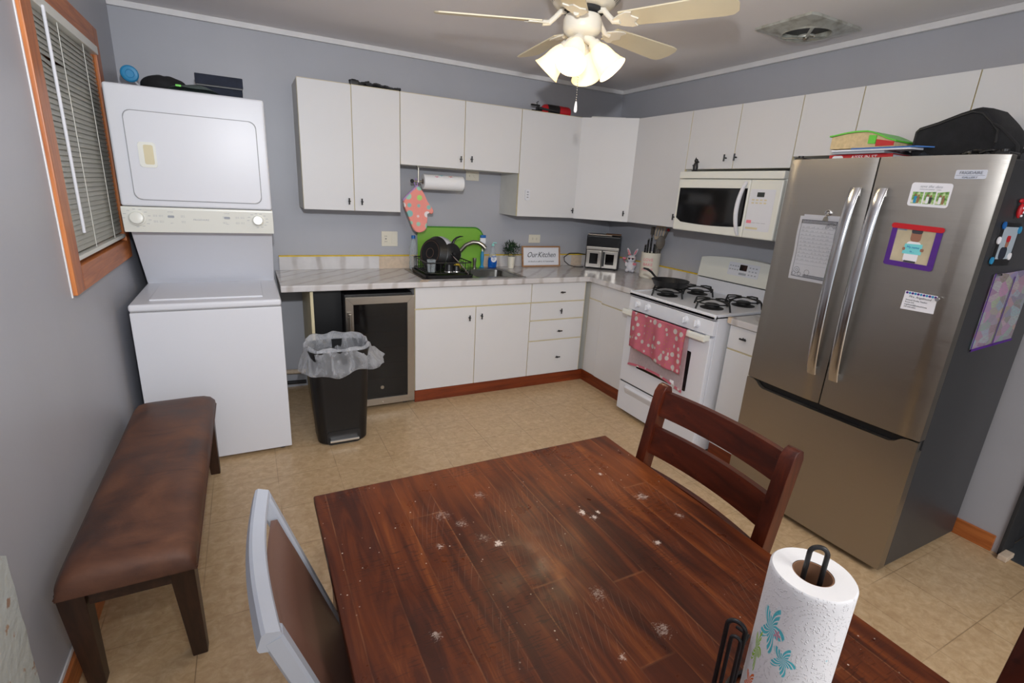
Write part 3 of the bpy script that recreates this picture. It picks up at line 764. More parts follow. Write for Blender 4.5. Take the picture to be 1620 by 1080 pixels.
def cf(a, b, tt):                         # plane of the sloped console front
    f = (1.36 - b) / (1.36 - dm); return (a, dy - .012 + .016 * f - tt, b)
for kx, kr in ((.113, .037), (.66, .031)):
    bm = B(); kz = 1.318
    m4 = Matrix.Translation(cf(kx, kz, 0)) @ Matrix.Rotation(PI / 2 - .14, 4, 'X')
    lathe(bm, [(0, 0), (kr, 0), (kr, .004), (kr * .86, .007), (kr * .78, .022), (kr * .7, .024), (0, .024)], seg=32, mat=m4)
    k_ = obj('dial', bm, 'enamel2', con)
bm = B()
for kx, kr in ((.113, .052), (.66, .045)):
    for i in range(12):
        a = math.radians(-60 + i * 300 / 11 - 60)
        if i in (0,): continue
        x_, z_ = kx + math.cos(a) * kr * 1.05, 1.318 + math.sin(a) * kr * .85
        w2 = .006; prism(bm, [(x_ - w2, z_ - .001), (x_ + w2, z_ - .001), (x_ + w2, z_ + .001), (x_ - w2, z_ + .001)], cf, .0002, .0008)
for cx_ in (.19, .215, .31, .50, .56, .585):
    for zz in (1.335, 1.329, 1.306, 1.300): text(bm, 'oo-o', cf, .007, cx_, zz, wx=1.3)
for cx_ in (.258, .512):
    prism(bm, rrect(cx_ - .014, cx_ + .014, 1.323, 1.335, .004, 3), cf, .0002, .003)
    text(bm, 'CYCLE', cf, .008, cx_, 1.352); text(bm, 'start', cf, .007, cx_, 1.296)
text(bm, 'FRIGIDAIRE', cf, .012, .39, 1.315, shear=.2, wx=1.2)
obj('printed_markings', bm, 'lgrey', con, smooth=0)
# things lying on the dryer
t = thing('duffel_bag', 'black crumpled bag lying on the dryer beside the blue round brush', 'bag', (.27, -.5, dt))
bm = B()
sph(bm, (.27, -.42, dt + .05), .085, 20, (1.35, 1.4, .66)); sph(bm, (.34, -.45, dt + .038), .055, 16, (1.25, 1.2, .65)); sph(bm, (.18, -.43, dt + .02), .05, 14, (1.1, 1.2, .5))
for v in bm.verts: v.co += Vector((random.uniform(-.004, .004),) * 3); v.co.z = max(v.co.z, dt + .001)
obj('body', bm, 'blackfab', t, smooth=60, sub=1)
obj('strap', tube(B(), [(.10, -.44, dt + .006), (.15, -.52, dt + .012), (.22, -.55, dt + .01), (.27, -.555, dt + .008), (.30, -.54, dt + .006)], .008, 8, flat=.4), 'blackpl', t)
t = thing('scrub_brush', 'blue round scrubbing head leaning in the corner above the dryer', 'brush', (.115, -.34, dt))
m4 = Matrix.Translation((.115, -.40, dt + .098)) @ Matrix.Rotation(.35, 4, 'Z') @ Matrix.Rotation(PI / 2, 4, 'X')
obj('head', lathe(B(), [(0, -.012), (.036, -.012), (.041, -.004), (.041, .006), (.034, .012), (.02, .01), (.018, .006), (0, .006)], seg=28, mat=m4), 'blue', t)
obj('handle', tube(B(), [(.13, -.39, dt + .07), (.16, -.36, dt + .03), (.19, -.33, dt + .006)], .005, 8), 'enamel', t)
t = thing('folded_cloth', 'folded grey cloth with a green tag between black bag and navy case', 'cloth', (.43, -.55, dt))
bm = B(); grid(bm, 14, 10, lambda a, b: (.31 + .22 * a, -.75 + .17 * b, dt + .008 + .038 * math.sin(PI * a) ** .7 * math.sin(PI * min(1, b * 1.1 + .05)) ** .5 + .003 * math.sin(9 * a + 5 * b)), .006); obj('cloth', bm, 'greyfab', t)
obj('tag', box(B(), .345, .37, -.756, -.74, dt + .02, dt + .03, .002), 'green', t)
t = thing('soft_case', 'upright navy fabric case at the back of the dryer top', 'case', (.53, -.42, dt))
bm = B(); box(bm, .42, .645, -.44, -.37, dt + .001, dt + .135, .012, 3); obj('body', bm, 'navy', t)
bm = B(); box(bm, .415, .65, -.452, -.44, dt + .085, dt + .14, .004); obj('flap', bm, 'navy', t)
obj('closure_strip', box(B(), .418, .647, -.455, -.45, dt + .078, dt + .088, .002), 'blackpl', t)
t = thing('folded_paper', 'white paper lying flat at the left end of the dryer top', 'paper', (.1, -.6, dt))
bm = B(); grid(bm, 6, 4, lambda a, b: (.06 + .11 * a, -.72 + .12 * b, dt + .006 + .016 * b + .006 * math.sin(4 * a)), .002); obj('sheet', bm, 'paper', t)

# ------------------------------------------------------------------ wine cooler
cx0, cx1 = 1.135, 1.597
t = thing('wine_cooler', 'black wine cooler with stainless framed glass door under the counter', 'wine cooler', ((cx0 + cx1) / 2, -.35, 0))
obj('cabinet', box(B(), cx0, cx1, -.60, -.05, .02, .838, .004), 'blackpl', t)
obj('trim_10', box(B(), .948, cx0 - .004, -.50, -.03, .001, .872), 'blackpl', kind='structure')
bm = B()
for xx in (cx0 + .05, cx1 - .05):
    for yy in (-.56, -.1): cyl(bm, (xx, yy, 0), (xx, yy, .025), .018, seg=10)
obj('feet', bm, 'rubber', t)
fx0, fx1, fz0, fz1, fw = cx0 - .0, cx1 + .002, .035, .826, .05
bm = B(); fy = -.638
def ring(bm, x0, x1, z0, z1, w_, y0, y1):
    o_ = [(x0, z0), (x1, z0), (x1, z1), (x0, z1)]; i_ = [(x0 + w_, z0 + w_), (x1 - w_, z0 + w_), (x1 - w_, z1 - w_), (x0 + w_, z1 - w_)]
    for k in range(4):
        k2 = (k + 1) % 4
        prism(bm, [o_[k], o_[k2], i_[k2], i_[k]], FXZ, y0, y1, .0012)
ring(bm, fx0, fx1, fz0, fz1, fw, fy, fy + .036); dr = obj('door_frame', bm, 'steel2', t)
g = NG('smoked_glass', .06); g.col(lin(16, 16, 17)); g.b.inputs['Alpha'].default_value = .78; M['smoke'] = g.m
obj('door_glass', box(B(), fx0 + fw - .002, fx1 - fw + .002, fy + .006, fy + .012, fz0 + fw - .002, fz1 - fw + .002), 'smoke', t)
obj('badge', lathe(B(), [(0, 0), (.014, 0), (.012, .003), (0, .003)], seg=24, mat=Matrix.Translation((1.366, fy + .0055, .165)) @ Matrix.Rotation(PI / 2, 4, 'X')), 'nickel', t)
obj('lock', lathe(B(), [(0, 0), (.006, 0), (.005, .003), (0, .003)], seg=14, mat=Matrix.Translation((1.366, fy - .0005, .058)) @ Matrix.Rotation(PI / 2, 4, 'X')), 'chrome', t)
bm = B(); hx = cx0 + .022; cyl(bm, (hx, fy - .032, .50), (hx, fy - .032, .72), .0085, seg=14)
for z in (.53, .69): cyl(bm, (hx, fy, z), (hx, fy - .032, z), .006, seg=10)
obj('handle', bm, 'nickel', dr)
for i in range(5):
    z = .20 + i * .115
    bm = B(); box(bm, cx0 + .06, cx1 - .06, -.615, -.603, z, z + .022, .002); obj('shelf_front', bm, 'toex', t)
bm = B(); cyl(bm, (.76, -.035, .14), (1.1, -.03, .12), .018, seg=10); cyl(bm, (.76, -.03, .035), (1.1, -.03, .03), .012, seg=10)
tt = thing('water_pipe', 'dusty pipes low on the wall in the gap under the counter end', 'pipe', (.93, -.03, 0))
obj('supply_pipe', cyl(B(), (.76, -.035, .14), (.915, -.03, .13), .018, seg=10), 'tan', tt); obj('drain_pipe', cyl(B(), (.76, -.03, .05), (.915, -.03, .045), .014, seg=10), 'rubber', tt)

# ------------------------------------------------------------------ step bin with liner
t = thing('trash_can', 'black step-pedal trash can with a clear plastic liner in front of the wine cooler', 'trash can', (1.03, -.93, 0))
def srect(w_, d_, r_, n_=8): return rrect(-w_ / 2, w_ / 2, -d_ / 2, d_ / 2, r_, n_)
def loft(bm, secs, cap0=True, cap1=True, closed=True):
    rg = []
    for pts, z, off in secs: rg.append([bm.verts.new((a + off[0], b + off[1], z)) for a, b in pts])
    for A_, C_ in zip(rg, rg[1:]):
        n_ = len(A_)
        for k in range(n_): bm.faces.new((A_[k], A_[(k + 1) % n_], C_[(k + 1) % n_], C_[k]))
    if cap0: bm.faces.new(rg[0][::-1])
    if cap1: bm.faces.new(rg[-1])
    return bm
bm = B()
secs = [(srect(.275, .225, .06), .0, (0, 0)), (srect(.29, .24, .06), .012, (0, 0)), (srect(.345, .275, .065), .585, (0, 0)), (srect(.355, .285, .07), .60, (0, 0)), (srect(.335, .265, .06), .60, (0, 0)), (srect(.275, .225, .05), .05, (0, 0))]
loft(bm, secs); bd = obj('bucket', bm, 'blackpl', t, local=True)
bm = B(); prism(bm, rrect(-.098, .098, .0, .088, .02), FXZ, -.1265, -.10, .002); obj('pedal_recess', bm, 'groove_dark' if 'groove_dark' in M else 'black', t, local=True)
bm = B(); prism(bm, [(-.085, -.155), (.085, -.155), (.08, -.12), (-.08, -.12)], FXY, .026, .044, .004); obj('pedal', bm, 'chrome', t, local=True)
def wob(th, z): return .010 * math.sin(7 * th + 9 * z) + .006 * math.sin(13 * th - 14 * z) + .004 * math.sin(23 * th + 5)
bm = B(); N_ = 96; rg = []
# inside down from rim, over rim, skirt outside flaring
prof = [(.80, .30), (.86, .42), (.92, .52), (.975, .585), (1.0, .618), (1.05, .622), (1.085, .60), (1.12, .56), (1.17, .52), (1.25, .485), (1.29, .470), (1.27, .462)]
for j, (s_, z_) in enumerate(prof):
    ring_ = []
    for k in range(N_):
        th = 2 * PI * k / N_
        ex_, ey_ = math.cos(th), math.sin(th); p4 = (abs(ex_) ** 3 + abs(ey_) ** 3) ** (-1 / 3)
        amp = 1.0 if j != 4 else .5
        side = max(0, ex_) ** 2 * max(0, j - 6) * .013
        rx = .172 * s_ * p4 + wob(th, z_ * 3) * amp * (.6 if j < 8 else .75) + side
        ry = .136 * s_ * p4 + wob(th + 1, z_ * 3) * amp * .7
        zz = z_ + .010 * math.sin(5 * th + 1) * (j >= 8) + .006 * math.sin(9 * th) + .022 * max(0, ey_) * (j in (4, 5, 6)) + max(0, ex_) * .03 * (j >= 8) 
        ring_.append(bm.verts.new((rx * ex_, ry * ey_, zz)))
    rg.append(ring_)
for A_, C_ in zip(rg, rg[1:]):
    for k in range(N_): bm.faces.new((A_[k], A_[(k + 1) % N_], C_[(k + 1) % N_], C_[k]))
obj('liner', bm, 'liner', t, local=True, smooth=180, label='clear wrinkled plastic liner folded over the rim')

# ------------------------------------------------------------------ gas stove
sx, s0, s1, st = 2.99, -1.2514, -2.0164, .93
t = thing('gas_stove', 'white gas stove with black grates between the counter pieces', 'stove', (3.35, (s0 + s1) / 2, 0))
obj('body', box(B(), sx + .03, XR - .03, s1 + .002, s0 - .002, .03, .90, .003), 'enamel', t)
bm = B()
for xx in (sx + .08, XR - .1):
    for yy in (s1 + .05, s0 - .05): cyl(bm, (xx, yy, 0), (xx, yy, .04), .018, seg=10)
obj('feet', bm, 'rubber', t)
bm = B(); box(bm, sx - .004, XR - .075, s1, s0, .893, st - .008, .008, 3); box(bm, sx - .004, sx + .022, s1, s0, .893, st, .008, 3); box(bm, sx, XR - .08, s1, s1 + .02, .9, st, .006); box(bm, sx, XR - .08, s0 - .02, s0, .9, st, .006)
ck = obj('cooktop', bm, 'enamel', t)
bm = B(); prism(bm, [(sx + .004, .888), (sx + .0, .80), (sx + .03, .795), (sx + .03, .888)], lambda a, b, t_: (a, t_, b), s1 + .006, s0 - .006, .003); cp = obj('knob_panel', bm, 'enamel', t)
for yy in (-1.349, -1.447, -1.790, -1.885):
    bm = B(); m4 = Matrix.Translation((sx + .002, yy, .848)) @ Matrix.Rotation(-PI / 2, 4, 'Y')
    lathe(bm, [(0, 0), (.026, 0), (.024, .006), (.019, .009), (.018, .02), (0, .021)], seg=24, mat=m4); box(bm, sx - .026, sx - .0, yy - .005, yy + .005, .828, .868, .003)
    obj('knob', bm, 'enamel', cp)
bm = B(); box(bm, sx - .006, sx + .03, s1 + .006, s0 - .006, .262, .785, .006, 2); od = obj('oven_door', bm, 'enamel', t)
bm = B(); prism(bm, rrect(-1.885, -1.42, .40, .665, .008), FYZ, sx - .0075, sx - .005); obj('oven_window', bm, 'glassblk', od)
bm = B(); hx = sx - .048; 
prism(bm, rrect(hx - .012, hx + .014, .765, .805, .010), lambda a, b, t_: (a, t_, b), s1 + .015, s0 - .012, .003)
for yy in (s1 + .03, s0 - .03): box(bm, hx, sx + .0, yy - .014, yy + .014, .768, .80, .003)
obj('handle', bm, 'enamel2', od)
bm = B()
for q in ((-1.34, -1.40), (-1.44, -1.60), (-1.63, -1.78), (-1.81, -1.88)):
    n_ = int(abs(q[1] - q[0]) / .008)
    for i in range(n_): y = q[0] - i * .008; box(bm, sx - .003, sx + .003, y - .0045, y - .0005, .787, .794)
obj('vent_slots', bm, 'ink', cp)
bm = B(); box(bm, sx - .002, sx + .03, s1 + .006, s0 - .006, .035, .25, .005, 2); dw = obj('storage_drawer', bm, 'enamel', t)
bm = B(); prism(bm, [(sx - .002, .235), (sx - .016, .222), (sx - .016, .21), (sx - .002, .175)], lambda a, b, t_: (a, t_, b), s1 + .08, s0 - .08, .003); obj('drawer_grip', bm, 'enamel', dw)
bm = B(); box(bm, sx + .006, sx + .03, s1 + .01, s0 - .01, .249, .263); obj('dark_gap', bm, 'black', t)
# backguard
bx = XR - .082
obj('riser', box(B(), bx, XR - .01, s1, s0, .915, 1.015, .003), 'enamel', t)
bm = B(); box(bm, bx + .01, XR - .012, s1 + .006, s0 - .006, 1.013, 1.024); obj('vent_slot', bm, 'black', t)
bm = B()
zt_ = lambda y: 1.165 + .028 * (1 - ((y - (s0 + s1) / 2) / .38) ** 2)
top = [(s0 - (s0 - s1) * i / 16, zt_(s0 - (s0 - s1) * i / 16)) for i in range(17)]
prism(bm, [(s1, 1.022), (s0, 1.022)] + top, lambda a, b, t_: (t_ + (b - 1.02) * .12, a, b), bx - .012, XR - .03, .01)
bg = obj('backguard', bm, 'enamel2', t)
def bgf(a, b, tt): return (bx - .012 + (b - 1.02) * .12 - tt, -a, b)
yc = 1.64
bm = B(); prism(bm, rrect(yc - .125, yc + .125, 1.075, 1.165, .008), bgf, .0005, .002); pnl = obj('control_overlay', bm, 'enamel', bg)
bm = B(); prism(bm, rrect(yc - .03, yc + .028, 1.115, 1.155, .003), bgf, .002, .0035); obj('clock_display', bm, 'glassblk', pnl)
bm = B()
for i in range(4):
    for j in range(2): prism(bm, rrect(yc - .115 + i * .021, yc - .102 + i * .021, 1.112 + j * .024, 1.120 + j * .024, .002, 2), bgf, .002, .0028)
for i in range(3):
    for j in range(3): prism(bm, rrect(yc + .045 + i * .025, yc + .058 + i * .025, 1.09 + j * .024, 1.098 + j * .024, .002, 2), bgf, .002, .0028)
prism(bm, rrect(yc - .03, yc + .03, 1.085, 1.1, .002, 2), bgf, .002, .0028)
obj('touch_buttons', bm, 'lgrey', pnl, smooth=0)
# burners and grates
for gi, (gy) in enumerate((-1.44, -1.83)):
    for xx in (3.16, 3.45):
        bm = B(); z = st - .008
        lathe(bm, [(0, z), (.07, z), (.072, z + .004), (.056, z + .006), (.045, z + .012), (.044, z + .026), (.034, z + .03), (0, z + .03)], (xx, gy, 0), 24)
        obj('burner', bm, 'iron', ck)
    bm = B()
    for xx in (3.16, 3.45):
        z = st + .043; r_ = .012
        for dx_, dy_ in ((1, 0), (-1, 0), (0, 1), (0, -1)):
            p = [(xx + dx_ * .025, gy + dy_ * .025, z + .006), (xx + dx_ * .075, gy + dy_ * .075, z + .004), (xx + dx_ * .128, gy + dy_ * .128, z - .006)]
            tube(bm, p, .0052, 6)
            tube(bm, [(xx + dx_ * .128, gy + dy_ * .128, z - .006), (xx + dx_ * .142, gy + dy_ * .142, st - .006)], .006, 6)
    z = st + .0
    for xx in (3.16, 3.45):
        tube(bm, [(xx + .1 * math.cos(2 * PI * k / 24), gy + .1 * math.sin(2 * PI * k / 24), st + .03) for k in range(24)], .0045, 6, closed=True)
    tube(bm, [(3.28, gy, st + .03), (3.305, gy, st + .03), (3.33, gy, st + .03)], .006, 6)
    obj('grate', bm, 'iron', ck)
# pan on the stove
px_, py_, pz = 3.17, -1.44, st + .054
t = thing('frying_pan', 'black frying pan on the left front burner of the stove', 'pan', (px_, py_, pz))
obj('pan_body', lathe(B(), [(0, pz), (.095, pz), (.105, pz + .006), (.125, pz + .042), (.129, pz + .044), (.127, pz + .046), (.122, pz + .043), (.10, pz + .009), (0, pz + .006)], (px_, py_, 0), 40), 'blackpl', t)
hd = Vector((-.02, 1, 0)).normalized()
hp = [Vector((px_, py_, 0)) + hd * a + Vector((0, 0, pz + b)) for a, b in ((.12, .036), (.15, .045), (.19, .07), (.23, .083), (.27, .085))]
obj('handle', tube(B(), hp, [.009, .009, .010, .012, .010], 10, flat=.7), 'blackpl', t)
# towel over the oven handle
t = thing('dish_towel', 'pink bunny-print dish towel hanging over the oven door handle', 'towel', (hx, -1.63, .42))
ty0, ty1 = -1.875, -1.375
def fold(u, v):
    y = ty0 + (ty1 - ty0) * u; wv_ = .006 * math.sin(u * 14 + v * 3) + .004 * math.sin(u * 31)
    return y, wv_
def tf(u, v):
    y, wv_ = fold(u, v); ln_ = .245 + .035 * math.sin(u * PI + .6) * (1 - u) - .02 * u
    L = v * (ln_ + .05)
    if L < .03: x, z = hx + .004 - .022 * math.sin(L / .03 * PI / 2), .808 + .004
    else: x, z = hx - .019 - .012 * (L - .03) / .25, .81 - (L - .03)
    return (x - wv_ * min(1, v * 3), y - .012 * v, z)
bm = grid(B(), 40, 30, tf, .004); obj('front_fold', bm, 'bunnycloth', t, smooth=180)
def tb2(u, v):
    y, wv_ = fold(u, v); L = v * (.392 - .03 * math.sin(u * PI) + .02 * (1 - u))
    return (hx + .0185 - .008 * v + wv_ * .25, y + .006 - .018 * (1 - u) * v, .806 - L)
bm = grid(B(), 40, 30, tb2, .004); obj('back_fold', bm, 'towelback', t, smooth=180, label='pale back layer hanging lower than the front')
bm = B(); grid(bm, 24, 2, lambda u, v: (tb2(u, .96 + v * .045)[0] - .0045, tb2(u, 1)[1], tb2(u, .955 + v * .045)[2]), .001); obj('printed_hem', bm, 'bunnycloth', t)
bm = B(); box(bm, hx + .006, hx + .008, -1.815, -1.78, .40, .45); obj('care_tag', bm, 'paper', t)

# ------------------------------------------------------------------ microwave
mx, m0, m1, mb, mt = 3.253, -1.3026, -2.0841, 1.3626, 1.7465
t = thing('microwave', 'white over-the-range microwave above the stove', 'microwave', (3.47, (m0 + m1) / 2, mb))
obj('body', box(B(), mx + .03, XR - .002, m1, m0, mb, mt, .006), 'enamel2', t)
obj('vent_grille', box(B(), mx - .002, mx + .04, m1, m0, 1.702, mt, .006, 2), 'enamel2', t)
yD = -1.875
bm = B(); box(bm, mx, mx + .032, yD + .0015, m0, mb + .002, 1.698, .008, 3); dr = obj('door', bm, 'enamel2', t)
bm = B()
N2 = 12; po = [(-m0 + .022, 1.445)] + [(-m0 + .022 + (.538) * i / N2, 1.445 - .022 - .0 - .010 * math.sin(PI * i / N2) * 1) for i in range(1, N2)] + [(-m0 + .56, 1.43), (-m0 + .56, 1.648), (-m0 + .022, 1.642)]
prism(bm, po, lambda a, b, t_: (t_, -a, b), mx - .0015, mx + .004); obj('door_window', bm, 'glassblk', dr)
hy = -1.838
pts = [(mx - .004 - .034 * math.sin(PI * i / 14) ** .7, hy - .010 + .010 * math.sin(PI * i / 14), 1.378 + .305 * i / 14) for i in range(15)]
obj('handle', tube(B(), pts, [.010 + .003 * math.sin(PI * i / 14) for i in range(15)], 12), 'enamel', dr)
bm = B(); box(bm, mx, mx + .032, m1, yD - .0015, mb + .002, 1.698, .008, 3); cp = obj('control_panel', bm, 'enamel2', t)
mf = lambda a, b, t_: (mx - t_, -a, b)
bm = B(); prism(bm, rrect(1.885, 2.05, 1.41, 1.645, .004), mf, .0, .0012); kp = obj('keypad', bm, 'enamel', cp)
bm = B(); prism(bm, rrect(1.935, 1.982, 1.602, 1.628, .002), mf, .001, .0025); obj('display', bm, 'screen', kp)
bm = B()
for j, z in enumerate((1.585, 1.568)):
    for i in range(4): prism(bm, rrect(1.905 + i * .027, 1.922 + i * .027, z - .004, z + .004, .002, 2), mf, .001, .002)
obj('cook_buttons', bm, 'cream', kp, smooth=0)
bm = B()
for j, row in enumerate(('123', '456', '789')):
    for i, ch in enumerate(row): text(bm, ch, mf, .013, 1.912 + i * .034, 1.545 - j * .018, thick=.0006)
for q in ('', ): pass
text(bm, '0', mf, .013, 1.946, 1.491); text(bm, 'TIME   POWER', mf, .009, 1.945, 1.478)
for i in range(3): prism(bm, rrect(1.927 + i * .033, 1.955 + i * .033, 1.455, 1.457, .0005, 1), mf, .001, .002)
text(bm, 'START', mf, .010, 1.985, 1.463); text(bm, 'LIGHT   VENT', mf, .009, 1.945, 1.441)
obj('key_printing', bm, 'lgrey', kp, smooth=0)
bm = B(); prism(bm, rrect(1.893, 1.926, 1.452, 1.47, .002, 2), mf, .001, .0018); obj('stop_button', bm, 'pink', kp)
bm = B(); prism(bm, rrect(1.893, 1.975, 1.418, 1.43, .002, 2), mf, .001, .0018); obj('fan_buttons', bm, 'cream', kp)
# cat-like dark figurine on the microwave
t = thing('figurine', 'tiny black figurine standing on top of the microwave', 'figurine', (3.30, -1.385, mt))
bm = B(); lathe(bm, [(0, 0), (.022, 0), (.02, .006), (.015, .012), (.017, .03), (.013, .05), (.008, .06), (0, .062)], (3.30, -1.385, mt + .001), 16)
sph(bm, (3.30, -1.385, mt + .07), .013, 12); sph(bm, (3.295, -1.375, mt + .04), .008, 10, (1, 1.6, .8)); sph(bm, (3.30, -1.40, mt + .062), .007, 10, (1, 1.5, 1)); lathe(bm, [(0, .078), (.006, .08), (0, .094)], (3.30, -1.38, mt), 8)
obj('figure', bm, 'black', t)

# ------------------------------------------------------------------ refrigerator
FX, F0, F1, FT, FM = 2.965, -2.30, -3.122, 1.775, .664
t = thing('refrigerator', 'large stainless french-door refrigerator covered with magnets and papers', 'refrigerator', (3.3, (F0 + F1) / 2, 0))
obj('cabinet', box(B(), FX + .07, 3.665, F1 + .004, F0 - .004, .025, FT - .012, .004), 'fside', t)
bm = B(); box(bm, FX + .05, FX + .075, F1 + .012, F0 - .012, .03, FT - .02); obj('door_gasket', bm, 'rubber', t)
FC = (F0 + F1) / 2 + .006
def doorbm(y0, y1, z0, z1, bulge=.010):
    bm = B(); n_ = 14; yc_, hw = (F0 + F1) / 2, (F0 - F1) / 2
    out = [(FX + .058, y1), (FX + .058, y0)]
    fr_ = []
    for i in range(n_ + 1):
        y = y0 + (y1 - y0) * i / n_; fr_.append((FX - .004 + .014 * ((y - yc_) / hw) ** 2 + .0, y))
    # rounded vertical edges
    fr_[0] = (fr_[0][0] + .006, y0); fr_[-1] = (fr_[-1][0] + .006, y1)
    fr_.insert(1, (fr_[1][0] - (fr_[1][0] - fr_[0][0]) * .9, y0 + .004)); fr_.insert(len(fr_) - 1, (fr_[-2][0] + .001, y1 - .004))
    prism(bm, out + fr_, FXY, z0, z1, .003); return bm
dl = obj('left_door', doorbm(FC + .0025, F0, FM, FT), 'steel', t, smooth=25)
drr = obj('right_door', doorbm(F1, FC - .0025, FM, FT), 'steel', t, smooth=25)
obj('dark_center_gap', box(B(), FX + .02, FX + .07, FC - .006, FC + .006, FM, FT - .01), 'black', t)
# freezer drawer with a scooped grip
bm = B(); n_ = 40; yc_, hw = (F0 + F1) / 2, (F0 - F1) / 2
def ztop(y):
    a = abs(y - yc_); e = hw - .045; ew = .055
    s_ = min(1, max(0, (e - a) / ew)); s_ = s_ * s_ * (3 - 2 * s_)
    return FM - .006 - .034 * s_
ys_ = [F1 + (F0 - F1) * i / n_ for i in range(n_ + 1)]
fr_ = [bm.verts.new((FX - .004 + .014 * ((y - yc_) / hw) ** 2, y, ztop(y))) for y in ys_]; fb_ = [bm.verts.new((FX - .004 + .014 * ((y - yc_) / hw) ** 2, y, .03)) for y in ys_]
br_ = [bm.verts.new((FX + .03, y, ztop(y))) for y in ys_]; bb_ = [bm.verts.new((FX + .058, y, .03)) for y in ys_]; bt_ = [bm.verts.new((FX + .058, y, FM - .05)) for y in ys_]; bk = [bm.verts.new((FX + .03, y, FM - .05)) for y in ys_]
for a in range(n_):
    for p, q in ((fr_, fb_), (br_, fr_), (fb_, bb_), (bb_, bt_), (bt_, bk), (bk, br_)): bm.faces.new((p[a], p[a + 1], q[a + 1], q[a]))
for e_ in (0, n_): bm.faces.new([fr_[e_], fb_[e_], bb_[e_], bt_[e_], bk[e_], br_[e_]])
fz = obj('freezer_drawer', bm, 'steel', t, smooth=25)
obj('grip_recess', box(B(), FX + .034, FX + .07, F1 + .02, F0 - .02, FM - .06, FM + .004), 'blackpl', t)
bm = B()
for yy in (F1 + .05, F0 - .05): cyl(bm, (FX + .1, yy, 0), (FX + .1, yy, .03), .02, seg=12)
for yy in (F1 + .05, F0 - .05): cyl(bm, (3.6, yy, 0), (3.6, yy, .03), .02, seg=12)
obj('feet', bm, 'rubber', t)
for yy in (F1 + .03, F0 - .03):
    bm = B(); box(bm, FX + .02, FX + .11, yy - .022, yy + .022, FT - .014, FT + .010, .005); cyl(bm, (FX + .035, yy, FT), (FX + .035, yy, FT + .018), .012, seg=12); obj('hinge_cover', bm, 'blackpl', t)
def fhandle(y, d_, out_):
    bm = B(); n_ = 22; secs = []
    for i in range(n_ + 1):
        s = i / n_; z = .80 + .852 * s; xb = FX - .018 - .040 * math.sin(PI * s) ** .6
        w2, t2 = .0225, .0085
        secs.append([bm.verts.new((xb + t2 * math.sin(a) * 1.0, y + w2 * math.cos(a) + 0., z)) for a in [2 * PI * k / 14 for k in range(14)]])
    for A_, C_ in zip(secs, secs[1:]):
        for k in range(14): bm.faces.new((A_[k], A_[(k + 1) % 14], C_[(k + 1) % 14], C_[k]))
    bm.faces.new(secs[0][::-1]); bm.faces.new(secs[-1])
    for z in (.82, 1.63): box(bm, FX - .018, FX + .004, y - .014, y + .014, z - .014, z + .014, .003)
    return obj('handle', bm, 'handle', d_, smooth=60)
fhandle(-2.648, dl, 0); fhandle(-2.752, drr, 0)
def ff(x=FX):   # plane of fridge front: a = -y (to the right), b = z
    return lambda a, b, t_: (x - .004 + .014 * ((-a - yc_) / hw) ** 2 - t_ - .0006, -a, b)
F = ff()
bm = B(); prism(bm, rrect(2.982, 3.073, 1.690, 1.722, .004), F, 0, .0035, .0008); bd = obj('brand_badge', bm, plain('pale_badge_metal', lin(205, 210, 222), .35), drr)
bm = B(); text(bm, 'FRIGIDAIRE', F, .0145, 3.028, 1.7115, thick=.0005 + .004, wx=.92); text(bm, 'GALLERY', F, .009, 3.028, 1.6955, thick=.0045, wx=1.25)
prism(bm, [(2.985, 1.7022), (3.070, 1.7022), (3.070, 1.7030), (2.985, 1.7030)], F, .003, .0038)
obj('badge_lettering', bm, plain('grey_badge_ink', lin(110, 114, 125), .5), bd, smooth=0)
# papers, magnets, photos
t = thing('worksheet_paper', 'bordered school worksheet clipped to the left refrigerator door', 'paper', (FX, -2.52, 1.22))
skw = lambda a, b, t_: F(a + (1.52 - b) * .02, b + (a - 2.42) * .0, t_ + .004 * math.sin((1.52 - b) * 18) ** 2)
bm = B(); n_ = 16
def sheet(bm, a0, a1, b0_, b1_, off, th=.0008, nu=6, nv=16): return grid(bm, nu, nv, lambda u_, v_: skw(a0 + (a1 - a0) * u_, b0_ + (b1_ - b0_) * v_, off), th)
obj('back_sheet', sheet(B(), 2.432, 2.632, 1.232, 1.528, .001), 'paper', t)
obj('front_sheet', sheet(B(), 2.415, 2.615, 1.222, 1.520, .003), 'paper', t)
bm = B(); O_ = .0042
def hl(a0, a1, b, w_=.0012, o_=O_): 
    for i in range(6):
        p, q = a0 + (a1 - a0) * i / 6, a0 + (a1 - a0) * (i + 1) / 6
        prism(bm, [(p, b - w_ / 2), (q, b - w_ / 2), (q, b + w_ / 2), (p, b + w_ / 2)], skw, o_, o_ + .0004)
def vl(a, b0_, b1_, w_=.0014):
    for i in range(10):
        p, q = b0_ + (b1_ - b0_) * i / 10, b0_ + (b1_ - b0_) * (i + 1) / 10
        prism(bm, [(a - w_ / 2, p), (a + w_ / 2, p), (a + w_ / 2, q), (a - w_ / 2, q)], skw, O_, O_ + .0004)
hl(2.428, 2.602, 1.503, .002); hl(2.428, 2.602, 1.488, .0015); hl(2.428, 2.602, 1.238, .002); hl(2.49, 2.602, 1.25, .0015); vl(2.43, 1.238, 1.503); vl(2.60, 1.238, 1.503)
for i in range(30): prism(bm, [(2.431 + i * .0057, 1.489), (2.4335 + i * .0057, 1.489), (2.4335 + i * .0057, 1.502), (2.431 + i * .0057, 1.502)], skw, O_, O_ + .0003)
for i in range(19): prism(bm, [(2.49 + i * .0057, 1.239), (2.4925 + i * .0057, 1.239), (2.4925 + i * .0057, 1.249), (2.49 + i * .0057, 1.249)], skw, O_, O_ + .0003)
